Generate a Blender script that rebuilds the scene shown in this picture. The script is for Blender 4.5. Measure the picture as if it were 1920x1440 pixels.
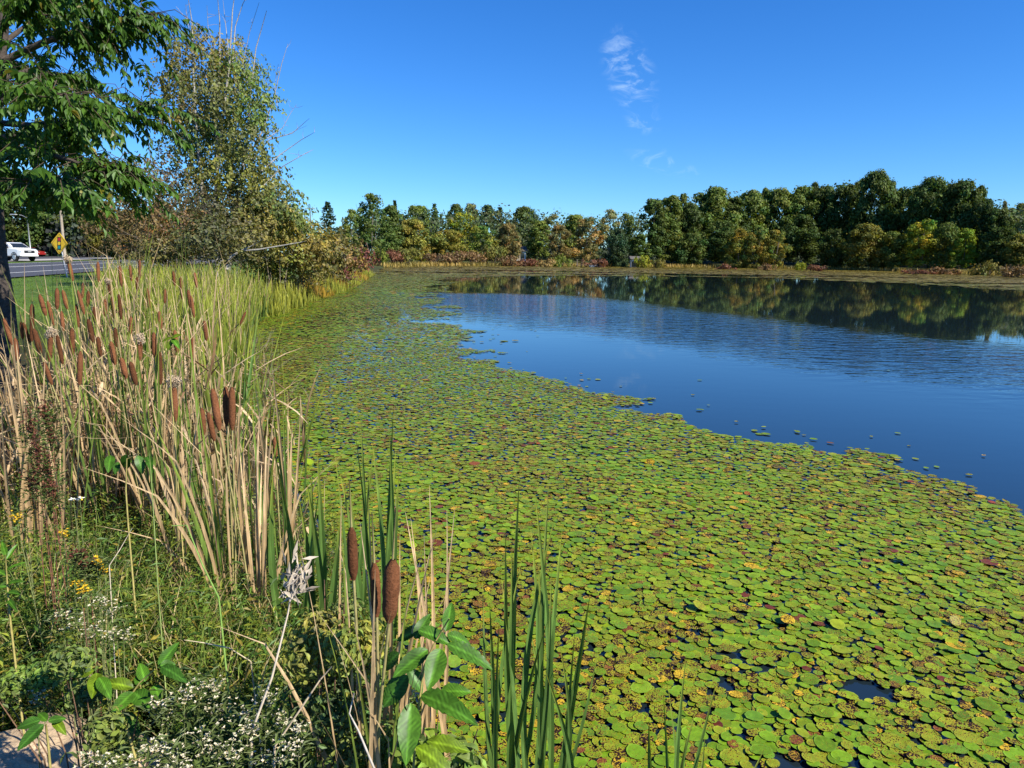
import bpy, math, random
import numpy as np
from mathutils import Vector, Matrix

# ------------------------------------------------------------------ camera, sky, sun, exposure
for o in list(bpy.data.objects):
    bpy.data.objects.remove(o)
SC = bpy.context.scene
COL = SC.collection
random.seed(7)
R = np.random.default_rng(11)

FPX, EYE = 1331.0, 2.2                       # focal length in pixels of the 1920-wide photograph, eye height over the water
PITCH, ROLL = math.radians(10.3), math.radians(0.86)
fw = np.array([0, math.cos(PITCH), -math.sin(PITCH)])
r0 = np.array([1.0, 0, 0]); u0 = np.array([0, math.sin(PITCH), math.cos(PITCH)])
rt = r0 * math.cos(ROLL) + u0 * math.sin(ROLL)
up = -r0 * math.sin(ROLL) + u0 * math.cos(ROLL)
CAM = np.array([0, 0, EYE])

cam_data = bpy.data.cameras.new('camera')
cam_data.sensor_width = 36.0
cam_data.lens = FPX / 1920 * 36.0
cam_data.clip_start, cam_data.clip_end = 0.05, 5000
cam = bpy.data.objects.new('camera', cam_data)
COL.objects.link(cam)
M = Matrix.Identity(4)
for i in range(3):
    M[i][0], M[i][1], M[i][2], M[i][3] = rt[i], up[i], -fw[i], CAM[i]
cam.matrix_world = M
SC.camera = cam

SUN_AZ, SUN_EL = math.radians(122), math.radians(41)      # clockwise from the view direction +Y
to_sun = Vector((math.sin(SUN_AZ) * math.cos(SUN_EL), math.cos(SUN_AZ) * math.cos(SUN_EL), math.sin(SUN_EL)))
sd = bpy.data.lights.new('sun', 'SUN')
sd.energy, sd.angle, sd.color = 5.0, math.radians(0.53), (1.0, 0.93, 0.78)
sun = bpy.data.objects.new('sun', sd)
sun.rotation_euler = to_sun.to_track_quat('Z', 'Y').to_euler()
COL.objects.link(sun)

SC.view_settings.view_transform = 'Standard'
SC.view_settings.look = 'None'
SC.view_settings.exposure = 0.78
SC.view_settings.gamma = 1.0
SC.view_settings.use_curve_mapping = False
SC.cycles.max_bounces = 6
SC.cycles.transparent_max_bounces = 4
SC.cycles.caustics_reflective = SC.cycles.caustics_refractive = False
SC.cycles.use_denoising = True

def px_dir(px, py):
    return fw + rt * ((px - 960) / FPX) + up * (-(py - 720) / FPX)
def at(px, py, d):                           # the point seen at a pixel, d metres along the view axis
    return CAM + px_dir(px, py) * d
def onz(px, py, z=0.0):                      # the point seen at a pixel on the level z
    v = px_dir(px, py)
    return CAM + v * ((z - EYE) / v[2])
def to_px(P):
    q = np.asarray(P) - CAM
    d = q @ fw
    return 960 + FPX * (q @ rt) / d, 720 - FPX * (q @ up) / d, d

W = bpy.data.worlds.new('World'); SC.world = W; W.use_nodes = True
nt = W.node_tree; nt.nodes.clear()
def N(tree, kind, **kw):
    n = tree.nodes.new(kind)
    for k, v in kw.items():
        if k.startswith('i_'):
            k = k[2:]
            n.inputs[int(k) if k.isdigit() else k.replace('_', ' ')].default_value = v
        else:
            setattr(n, k, v)
    return n
L = lambda t, a, b: t.links.new(a, b)
sky = N(nt, 'ShaderNodeTexSky', sky_type='NISHITA', sun_disc=False, sun_elevation=SUN_EL, sun_rotation=SUN_AZ,
        altitude=300, air_density=1.0, dust_density=0.1, ozone_density=3.0)
hs = N(nt, 'ShaderNodeHueSaturation'); hs.inputs['Saturation'].default_value = 1.28; hs.inputs['Hue'].default_value = 0.497
L(nt, sky.outputs[0], hs.inputs['Color'])
# a few thin wisps of cirrus high over the far wood
tc = N(nt, 'ShaderNodeTexCoord')
def wisp(px, py, axis_px, long_, short_, amount):
    c = px_dir(px, py); c /= np.linalg.norm(c)
    e = px_dir(*axis_px); e /= np.linalg.norm(e)
    a = e - c; a -= c * (a @ c); a /= np.linalg.norm(a)
    b = np.cross(c, a)
    s = N(nt, 'ShaderNodeVectorMath', operation='SUBTRACT'); s.inputs[1].default_value = c
    L(nt, tc.outputs['Generated'], s.inputs[0])
    outs = []
    for ax, wd in ((a, long_), (b, short_)):
        d = N(nt, 'ShaderNodeVectorMath', operation='DOT_PRODUCT'); d.inputs[1].default_value = ax / wd
        L(nt, s.outputs[0], d.inputs[0]); outs.append(d.outputs['Value'])
    q = []
    for o_ in outs:
        m = N(nt, 'ShaderNodeMath', operation='MULTIPLY'); L(nt, o_, m.inputs[0]); L(nt, o_, m.inputs[1]); q.append(m.outputs[0])
    ad = N(nt, 'ShaderNodeMath', operation='ADD'); L(nt, q[0], ad.inputs[0]); L(nt, q[1], ad.inputs[1])
    mr = N(nt, 'ShaderNodeMapRange', interpolation_type='SMOOTHSTEP'); mr.inputs[1].default_value = 0; mr.inputs[2].default_value = 1
    mr.inputs[3].default_value = amount; mr.inputs[4].default_value = 0
    L(nt, ad.outputs[0], mr.inputs[0])
    return mr.outputs[0]
wn = N(nt, 'ShaderNodeTexNoise'); wn.inputs['Scale'].default_value = 26; wn.inputs['Detail'].default_value = 7; wn.inputs['Roughness'].default_value = .62; wn.inputs['Distortion'].default_value = 1.1
wmap = N(nt, 'ShaderNodeMapping'); wmap.inputs['Rotation'].default_value = (0.2, 0.5, 0.3); wmap.inputs['Scale'].default_value = (1.0, 1.0, 1.9)
L(nt, tc.outputs['Generated'], wmap.inputs[0]); L(nt, wmap.outputs[0], wn.inputs['Vector'])
wr = N(nt, 'ShaderNodeMapRange', interpolation_type='SMOOTHSTEP'); wr.inputs[1].default_value = .45; wr.inputs[2].default_value = .75
L(nt, wn.outputs[0], wr.inputs[0])
tot = None
for args in ((1180, 138, (1205, 200), .066, .036, .34), (1205, 225, (1240, 240), .03, .02, .26), (1245, 308, (1300, 325), .06, .014, .25), (1225, 288, (1250, 282), .02, .008, .2)):
    w_ = wisp(*args)
    if tot is None: tot = w_
    else:
        m = N(nt, 'ShaderNodeMath', operation='MAXIMUM'); L(nt, tot, m.inputs[0]); L(nt, w_, m.inputs[1]); tot = m.outputs[0]
wm = N(nt, 'ShaderNodeMath', operation='MULTIPLY'); L(nt, tot, wm.inputs[0]); L(nt, wr.outputs[0], wm.inputs[1])
mx = N(nt, 'ShaderNodeMix', data_type='RGBA'); mx.inputs[7].default_value = (7.0, 8.6, 9.6, 1)
tintn = N(nt, 'ShaderNodeMix', data_type='RGBA', blend_type='MULTIPLY'); tintn.inputs[0].default_value = 1; tintn.inputs[7].default_value = (.50, .83, 1.26, 1)
L(nt, hs.outputs[0], tintn.inputs[6])
L(nt, wm.outputs[0], mx.inputs[0]); L(nt, tintn.outputs[2], mx.inputs[6])
bg = N(nt, 'ShaderNodeBackground'); bg.inputs[1].default_value = 0.084
L(nt, mx.outputs[2], bg.inputs[0])
wo = N(nt, 'ShaderNodeOutputWorld'); L(nt, bg.outputs[0], wo.inputs[0])

# ------------------------------------------------------------------ mesh helpers
class MB:
    """collects shapes, then links them as one mesh object"""
    def __init__(s): s.V, s.F, s.C, s.MI, s.n = [], [], [], [], 0
    def add(s, V, F, C=(1, 1, 1, 1), mi=0):
        V = np.asarray(V, float).reshape(-1, 3)
        C = np.asarray(C, float)
        if C.ndim == 1:
            C = np.tile(C, (len(V), 1))
        if C.shape[1] == 3:
            C = np.concatenate([C, np.ones((len(C), 1))], 1)
        s.V.append(V); s.C.append(C)
        if isinstance(F, np.ndarray): F = [F]
        if F and not isinstance(F[0], np.ndarray):
            by = {}
            for f in F: by.setdefault(len(f), []).append(f)
            F = [np.array(v) for v in by.values()]
        for f in F:
            s.F.append(f + s.n); s.MI.append(mi)
        s.n += len(V)
        return s
    def box(s, c, size, C=(1, 1, 1), rz=0, mi=0, taper=1.0):
        x, y, z = np.array(size) / 2
        v = np.array([[a * x * (taper if k > 0 else 1), b * y * (taper if k > 0 else 1), k * z] for k in (-1, 1) for a, b in ((-1, -1), (1, -1), (1, 1), (-1, 1))])
        cz, sz = math.cos(rz), math.sin(rz)
        v = v @ np.array([[cz, sz, 0], [-sz, cz, 0], [0, 0, 1]]) + np.array(c)
        return s.add(v, [(3, 2, 1, 0), (4, 5, 6, 7), (0, 1, 5, 4), (1, 2, 6, 5), (2, 3, 7, 6), (3, 0, 4, 7)], C, mi)
    def tube(s, P, rad, C=(1, 1, 1), k=7, cap=True, mi=0):
        P = np.asarray(P, float); rad = np.broadcast_to(np.asarray(rad, float), (len(P),))
        C = np.asarray(C, float)
        T = np.gradient(P, axis=0); T /= np.linalg.norm(T, axis=1, keepdims=True) + 1e-9
        ref = np.array([0, 0, 1.0]) if abs(T[:, 2]).mean() < .8 else np.array([1.0, 0, 0])
        A = np.cross(T, ref); A /= np.linalg.norm(A, axis=1, keepdims=True) + 1e-9
        B = np.cross(T, A)
        th = np.arange(k) * 2 * math.pi / k
        V = P[:, None] + (A[:, None] * np.cos(th)[:, None] + B[:, None] * np.sin(th)[:, None]) * rad[:, None, None]
        m = len(P)
        i = np.arange(m - 1)[:, None] * k; j = np.arange(k)[None]; j2 = (j + 1) % k
        F = np.stack([i + j, i + j2, i + k + j2, i + k + j], -1).reshape(-1, 4)
        Cv = np.repeat(C, k, 0) if C.ndim == 2 else C
        fs = [F]
        if cap: fs += [np.array([list(range(k))]), np.array([[(m - 1) * k + q for q in range(k)][::-1]])]
        return s.add(V.reshape(-1, 3), fs, Cv, mi)
    def mesh(s, name, mats, smooth=False):
        V = np.concatenate(s.V); C = np.concatenate(s.C).astype(np.float32)
        me = bpy.data.meshes.new(name)
        me.vertices.add(len(V)); me.vertices.foreach_set('co', V.astype(np.float32).ravel())
        li = np.concatenate([f.ravel() for f in s.F]); tot = np.concatenate([np.full(len(f), f.shape[1]) for f in s.F])
        me.loops.add(len(li)); me.loops.foreach_set('vertex_index', li.astype(np.int32))
        me.polygons.add(len(tot))
        me.polygons.foreach_set('loop_start', np.concatenate([[0], np.cumsum(tot)[:-1]]).astype(np.int32))
        me.polygons.foreach_set('loop_total', tot.astype(np.int32))
        mi = np.concatenate([np.full(len(f), m) for f, m in zip(s.F, s.MI)])
        me.polygons.foreach_set('material_index', mi.astype(np.int32))
        me.polygons.foreach_set('use_smooth', np.full(len(tot), smooth))
        a = me.color_attributes.new('Col', 'FLOAT_COLOR', 'POINT'); a.data.foreach_set('color', C.ravel())
        for m in (mats if isinstance(mats, (list, tuple)) else [mats]): me.materials.append(m)
        me.update(calc_edges=True); me.validate()
        return me
    def build(s, name, mats, parent=None, smooth=False):
        return link(name, s.mesh(name, mats, smooth), parent)

def link(name, data, parent=None, loc=None, rot=None, scale=None, color=None):
    o = bpy.data.objects.new(name, data); COL.objects.link(o)
    if parent is not None: o.parent = parent
    if loc is not None: o.location = loc
    if rot is not None: o.rotation_euler = rot
    if scale is not None: o.scale = scale if hasattr(scale, '__len__') else (scale,) * 3
    if color is not None: o.color = (*color, 1)
    return o
def tag(o, label, cat=None, group=None, kind=None):
    o['label'] = label
    if cat: o['category'] = cat
    if group: o['group'] = group
    if kind: o['kind'] = kind
    return o
def thing(name, label, cat, loc=(0, 0, 0), rot=(0, 0, 0), group=None):
    return tag(link(name, None, None, loc, rot), label, cat, group)

def norm(a): return a / (np.linalg.norm(a, axis=-1, keepdims=True) + 1e-9)
def inst(tV, tF, P, Y, Z, S):
    """copies of a small template: P places, Y its length axis, Z its rough normal, S (n,3) scale -> V, F"""
    tV = np.asarray(tV, float); n, k = len(P), len(tV)
    Y = norm(Y); X = norm(np.cross(Y, Z)); Z = np.cross(X, Y)
    S = np.asarray(S, float)
    V = P[:, None] + tV[None, :, 0, None] * (S[:, 0, None] * X)[:, None] + tV[None, :, 1, None] * (S[:, 1, None] * Y)[:, None] + tV[None, :, 2, None] * (S[:, 2, None] * Z)[:, None]
    Fs = []
    by = {}
    for f in tF: by.setdefault(len(f), []).append(f)
    for f in by.values():
        f = np.array(f)
        Fs.append((f[None] + (np.arange(n) * k)[:, None, None]).reshape(-1, f.shape[1]))
    return V.reshape(-1, 3), Fs, k
LEAF4 = ([(0, 0, 0), (.5, .45, .12), (0, 1, 0), (-.5, .45, .12)], [(0, 1, 2), (0, 2, 3)])
LEAF6 = ([(0, 0, 0), (.36, .22, .1), (.48, .5, .12), (0, 1, -.1), (-.48, .5, .12), (-.36, .22, .1), (0, .5, 0)],
         [(0, 1, 6), (1, 2, 6), (2, 3, 6), (3, 4, 6), (4, 5, 6), (5, 0, 6)])
CARD = ([(-.5, 0, 0), (.5, .1, .1), (.35, 1, 0), (-.4, .9, -.12)], [(0, 1, 2, 3)])

def blades(mb, base, h, az, lean, curve, w, c0, c1, segs=5, kink=None, ktilt=None, fold=False, faz=None, twist=0.0, tipc=None):
    """n curved strap leaves; lean and curve in radians, an optional kink where a dry leaf has folded over"""
    n = len(base); t = np.linspace(0, 1, segs + 1)
    h = np.broadcast_to(h, n).astype(float); az = np.broadcast_to(az, n); lean = np.broadcast_to(lean, n); curve = np.broadcast_to(curve, n); w = np.broadcast_to(w, n)
    tm = (t[:-1] + t[1:]) / 2
    th = lean[:, None] + curve[:, None] * tm[None] ** 1.7
    if kink is not None:
        th = th + np.where(tm[None] > kink[:, None], ktilt[:, None], 0)
    dl = h[:, None] / segs
    dx, dz = np.sin(th) * dl, np.cos(th) * dl
    hx = np.concatenate([np.zeros((n, 1)), np.cumsum(dx, 1)], 1); hz = np.concatenate([np.zeros((n, 1)), np.cumsum(dz, 1)], 1)
    P = base[:, None] + np.stack([hx * np.cos(az)[:, None], hx * np.sin(az)[:, None], hz], -1)
    fa = (az + math.pi / 2 if faz is None else faz)[:, None] + twist * t[None]
    prof = np.clip((1 - t) / .45, 0, 1) ** .75 * (.62 + .38 * np.clip(t / .25, 0, 1))
    prof[-1] = .04
    wd = np.stack([np.cos(fa), np.sin(fa), np.zeros_like(fa)], -1) * (w[:, None] * prof[None])[..., None] * .5
    c0 = np.broadcast_to(c0, (n, 3)); c1 = np.broadcast_to(c1, (n, 3))
    tt = np.clip((t[None, :, None] - .25) / .75, 0, 1) ** 1.3
    C = c0[:, None] * (1 - tt) + c1[:, None] * tt
    if fold:
        nrm = np.cross(wd, np.gradient(P, axis=1)); nrm = norm(nrm) * (w[:, None] * prof[None])[..., None] * .16
        rows = [P - wd, P - nrm, P + wd]
    else:
        rows = [P - wd, P + wd]
    k = len(rows)
    V = np.stack(rows, 2)
    Cv = np.repeat(C[:, :, None], k, 2)
    i = (np.arange(n) * (segs + 1) * k)[:, None, None]; j = (np.arange(segs) * k)[None, :, None]; q = np.arange(k - 1)[None, None]
    b = i + j + q
    F = np.stack([b, b + 1, b + k + 1, b + k], -1).reshape(-1, 4)
    mb.add(V.reshape(-1, 3), F, Cv.reshape(-1, 3))

def vnoise(x, y, s, seed=0):
    """smooth value noise in 0..1"""
    x = np.asarray(x) / s; y = np.asarray(y) / s
    xi, yi = np.floor(x).astype(np.int64), np.floor(y).astype(np.int64)
    fx, fy = x - xi, y - yi
    fx = fx * fx * (3 - 2 * fx); fy = fy * fy * (3 - 2 * fy)
    def h(a, b):
        v = (a * 374761393 + b * 668265263 + seed * 1274126177) & 0xffffffff
        v = ((v ^ (v >> 13)) * 1274126177) & 0xffffffff
        return ((v ^ (v >> 16)) & 0xffff) / 65535.0
    return (h(xi, yi) * (1 - fx) + h(xi + 1, yi) * fx) * (1 - fy) + (h(xi, yi + 1) * (1 - fx) + h(xi + 1, yi + 1) * fx) * fy
def in_poly(x, y, poly):
    ins = np.zeros(np.shape(x), bool)
    for (x1, y1), (x2, y2) in zip(poly, np.roll(poly, -1, 0)):
        if y1 == y2: continue
        c = (y1 > y) != (y2 > y)
        ins ^= c & (x < (x2 - x1) * (y - y1) / (y2 - y1) + x1)
    return ins
def dist_poly(x, y, poly):
    best = np.full(np.shape(x), 1e9)
    for (x1, y1), (x2, y2) in zip(poly, np.roll(poly, -1, 0)):
        ex, ey = x2 - x1, y2 - y1
        t = np.clip(((x - x1) * ex + (y - y1) * ey) / (ex * ex + ey * ey + 1e-12), 0, 1)
        best = np.minimum(best, (x - x1 - t * ex) ** 2 + (y - y1 - t * ey) ** 2)
    return np.sqrt(best)

# ------------------------------------------------------------------ materials
def mat(name):
    m = bpy.data.materials.new(name); m.use_nodes = True
    t = m.node_tree; t.nodes.clear()
    return m, t, N(t, 'ShaderNodeOutputMaterial')
def leaf_mat(name, trans=.3, gloss=.06, rough=.45, use_obj=True, noise=0, streak=False):
    m, t, out = mat(name)
    col = N(t, 'ShaderNodeAttribute', attribute_name='Col').outputs['Color']
    if use_obj:
        oi = N(t, 'ShaderNodeObjectInfo')
        mu = N(t, 'ShaderNodeMix', data_type='RGBA', blend_type='MULTIPLY'); mu.inputs[0].default_value = 1
        L(t, col, mu.inputs[6]); L(t, oi.outputs['Color'], mu.inputs[7]); col = mu.outputs[2]
    if noise:
        g = N(t, 'ShaderNodeNewGeometry')
        mp = N(t, 'ShaderNodeMapping'); mp.inputs['Scale'].default_value = (noise, noise, noise * (.06 if streak else 1))
        L(t, g.outputs['Position'], mp.inputs[0])
        nz = N(t, 'ShaderNodeTexNoise'); nz.inputs['Scale'].default_value = 1; nz.inputs['Detail'].default_value = 4
        L(t, mp.outputs[0], nz.inputs['Vector'])
        mr = N(t, 'ShaderNodeMapRange'); mr.inputs[1].default_value = .3; mr.inputs[2].default_value = .7; mr.inputs[3].default_value = .62; mr.inputs[4].default_value = 1.35
        L(t, nz.outputs[0], mr.inputs[0])
        mv = N(t, 'ShaderNodeVectorMath', operation='SCALE'); L(t, col, mv.inputs[0]); L(t, mr.outputs[0], mv.inputs['Scale']); col = mv.outputs[0]
    d = N(t, 'ShaderNodeBsdfDiffuse'); tr = N(t, 'ShaderNodeBsdfTranslucent'); gl = N(t, 'ShaderNodeBsdfGlossy')
    gl.inputs['Roughness'].default_value = rough; gl.inputs['Color'].default_value = (.9, .95, 1, 1)
    L(t, col, d.inputs[0])
    tg = N(t, 'ShaderNodeMix', data_type='RGBA', blend_type='MULTIPLY'); tg.inputs[0].default_value = 1; tg.inputs[7].default_value = (1.25, 1.2, .55, 1)
    L(t, col, tg.inputs[6]); L(t, tg.outputs[2], tr.inputs[0])
    m1 = N(t, 'ShaderNodeMixShader'); m1.inputs[0].default_value = trans; L(t, d.outputs[0], m1.inputs[1]); L(t, tr.outputs[0], m1.inputs[2])
    m2 = N(t, 'ShaderNodeMixShader'); m2.inputs[0].default_value = gloss; L(t, m1.outputs[0], m2.inputs[1]); L(t, gl.outputs[0], m2.inputs[2])
    L(t, m2.outputs[0], out.inputs[0])
    return m
def plain(name, color, rough=.6, metal=0, noise=None, bump=0, attr=False, spec=.5, coat=0):
    m, t, out = mat(name)
    b = N(t, 'ShaderNodeBsdfPrincipled'); b.inputs['Roughness'].default_value = rough; b.inputs['Metallic'].default_value = metal
    b.inputs['Base Color'].default_value = (*color, 1); b.inputs['Specular IOR Level'].default_value = spec; b.inputs['Coat Weight'].default_value = coat
    L(t, b.outputs[0], out.inputs[0])
    src = None
    if attr:
        src = N(t, 'ShaderNodeAttribute', attribute_name='Col').outputs['Color']
    if noise:
        sc, amt = noise
        g = N(t, 'ShaderNodeNewGeometry')
        nz = N(t, 'ShaderNodeTexNoise'); nz.inputs['Scale'].default_value = sc; nz.inputs['Detail'].default_value = 6; nz.inputs['Roughness'].default_value = .65
        L(t, g.outputs['Position'], nz.inputs['Vector'])
        mr = N(t, 'ShaderNodeMapRange'); mr.inputs[1].default_value = .3; mr.inputs[2].default_value = .7; mr.inputs[3].default_value = 1 - amt; mr.inputs[4].default_value = 1 + amt
        L(t, nz.outputs[0], mr.inputs[0])
        mv = N(t, 'ShaderNodeVectorMath', operation='SCALE')
        if src is not None: L(t, src, mv.inputs[0])
        else: mv.inputs[0].default_value = color
        L(t, mr.outputs[0], mv.inputs['Scale']); src = mv.outputs[0]
        if bump:
            bp = N(t, 'ShaderNodeBump'); bp.inputs['Strength'].default_value = 1; bp.inputs['Distance'].default_value = bump
            L(t, nz.outputs[0], bp.inputs['Height']); L(t, bp.outputs[0], b.inputs['Normal'])
    if src is not None: L(t, src, b.inputs['Base Color'])
    return m

M_FAR = leaf_mat('far_foliage', trans=.3, gloss=.012, rough=.6)
M_LEAF = leaf_mat('tree_leaf', trans=.32, gloss=.02, rough=.5)
M_BLADE = leaf_mat('reed_blade', trans=.28, gloss=.018, rough=.5, noise=90, streak=True)
M_HERB = leaf_mat('herb_leaf', trans=.3, gloss=.015, rough=.5, noise=35)
M_BROAD = leaf_mat('broad_leaf', trans=.2, gloss=.014, rough=.4, noise=40)
M_GRASS = leaf_mat('lawn_grass', trans=.25, gloss=.01, use_obj=False)
M_BARK = plain('bark', (.045, .035, .028), .9, noise=(18, .55), bump=.02, attr=True)
M_SPIKE = plain('cattail_velvet', (.11, .042, .018), 1.0, noise=(120, .32), bump=.004, attr=True, spec=.1)
M_STALK = plain('stalk', (.3, .25, .1), .7, noise=(60, .3), attr=True)
M_FLUFF = plain('seed_fluff', (.5, .42, .3), 1.0, attr=True, spec=.1)
M_PETAL = plain('petal', (.8, .8, .74), .7, attr=True, spec=.2)

def ground_material():
    m, t, out = mat('bank_soil_and_turf')
    b = N(t, 'ShaderNodeBsdfPrincipled'); b.inputs['Roughness'].default_value = .95; b.inputs['Specular IOR Level'].default_value = .15
    g = N(t, 'ShaderNodeNewGeometry'); a = N(t, 'ShaderNodeAttribute', attribute_name='Col')
    n1 = N(t, 'ShaderNodeTexNoise'); n1.inputs['Scale'].default_value = 3.5; n1.inputs['Detail'].default_value = 9; n1.inputs['Roughness'].default_value = .7
    n2 = N(t, 'ShaderNodeTexNoise'); n2.inputs['Scale'].default_value = .35; n2.inputs['Detail'].default_value = 4
    L(t, g.outputs['Position'], n1.inputs['Vector']); L(t, g.outputs['Position'], n2.inputs['Vector'])
    mr = N(t, 'ShaderNodeMapRange'); mr.inputs[1].default_value = .3; mr.inputs[2].default_value = .7; mr.inputs[3].default_value = .55; mr.inputs[4].default_value = 1.4
    L(t, n1.outputs[0], mr.inputs[0])
    m2 = N(t, 'ShaderNodeMapRange'); m2.inputs[1].default_value = .3; m2.inputs[2].default_value = .7; m2.inputs[3].default_value = .75; m2.inputs[4].default_value = 1.2
    L(t, n2.outputs[0], m2.inputs[0])
    mm = N(t, 'ShaderNodeMath', operation='MULTIPLY'); L(t, mr.outputs[0], mm.inputs[0]); L(t, m2.outputs[0], mm.inputs[1])
    sc = N(t, 'ShaderNodeVectorMath', operation='SCALE'); L(t, a.outputs['Color'], sc.inputs[0]); L(t, mm.outputs[0], sc.inputs['Scale'])
    L(t, sc.outputs[0], b.inputs['Base Color'])
    bp = N(t, 'ShaderNodeBump'); bp.inputs['Distance'].default_value = .06; L(t, n1.outputs[0], bp.inputs['Height']); L(t, bp.outputs[0], b.inputs['Normal'])
    L(t, b.outputs[0], out.inputs[0])
    return m
def water_material():
    m, t, out = mat('pond_water')
    b = N(t, 'ShaderNodeBsdfPrincipled')
    b.inputs['Base Color'].default_value = (.011, .020, .026, 1); b.inputs['Roughness'].default_value = .015; b.inputs['IOR'].default_value = 1.6
    g = N(t, 'ShaderNodeNewGeometry'); sp = N(t, 'ShaderNodeSeparateXYZ'); L(t, g.outputs['Position'], sp.inputs[0])
    dn = N(t, 'ShaderNodeTexNoise'); dn.inputs['Scale'].default_value = .22; dn.inputs['Detail'].default_value = 4; L(t, g.outputs['Position'], dn.inputs['Vector'])
    def lin(kx, ky, lo, hi, inv=False, jit=6.0):
        c = N(t, 'ShaderNodeCombineXYZ'); c.inputs[0].default_value = kx; c.inputs[1].default_value = ky; c.inputs[2].default_value = 0
        d = N(t, 'ShaderNodeVectorMath', operation='DOT_PRODUCT'); L(t, g.outputs['Position'], d.inputs[0]); L(t, c.outputs[0], d.inputs[1])
        j = N(t, 'ShaderNodeMath', operation='MULTIPLY_ADD'); j.inputs[1].default_value = jit; L(t, dn.outputs[0], j.inputs[0]); L(t, d.outputs['Value'], j.inputs[2])
        r_ = N(t, 'ShaderNodeMapRange', interpolation_type='SMOOTHSTEP'); r_.inputs[1].default_value = lo + jit / 2; r_.inputs[2].default_value = hi + jit / 2
        r_.inputs[3].default_value = 1 if inv else 0; r_.inputs[4].default_value = 0 if inv else 1
        L(t, j.outputs[0], r_.inputs[0]); return r_.outputs[0]
    # a breath of wind has roughened one tongue of the pond; the rest lies still
    f = None
    for o_ in (lin(1.33, 1, 19.5, 30), lin(0, 1, 38, 43, True, 3), lin(2.2, 1, 37, 52, True)):
        if f is None: f = o_
        else:
            k = N(t, 'ShaderNodeMath', operation='MULTIPLY'); L(t, f, k.inputs[0]); L(t, o_, k.inputs[1]); f = k.outputs[0]
    n1 = N(t, 'ShaderNodeTexNoise'); n1.inputs['Scale'].default_value = 1; n1.inputs['Detail'].default_value = 3; n1.inputs['Roughness'].default_value = .5
    mp = N(t, 'ShaderNodeMapping'); mp.inputs['Scale'].default_value = (1.5, 3.4, 1); L(t, g.outputs['Position'], mp.inputs[0]); L(t, mp.outputs[0], n1.inputs['Vector'])
    a1 = N(t, 'ShaderNodeMath', operation='MULTIPLY_ADD'); a1.inputs[1].default_value = .050; a1.inputs[2].default_value = .0007
    L(t, f, a1.inputs[0])
    h = N(t, 'ShaderNodeMath', operation='MULTIPLY'); L(t, n1.outputs[0], h.inputs[0]); L(t, a1.outputs[0], h.inputs[1])
    bp = N(t, 'ShaderNodeBump'); bp.inputs['Strength'].default_value = 1; bp.inputs['Distance'].default_value = 1
    L(t, h.outputs[0], bp.inputs['Height']); L(t, bp.outputs[0], b.inputs['Normal'])
    L(t, b.outputs[0], out.inputs[0])
    return m
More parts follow.
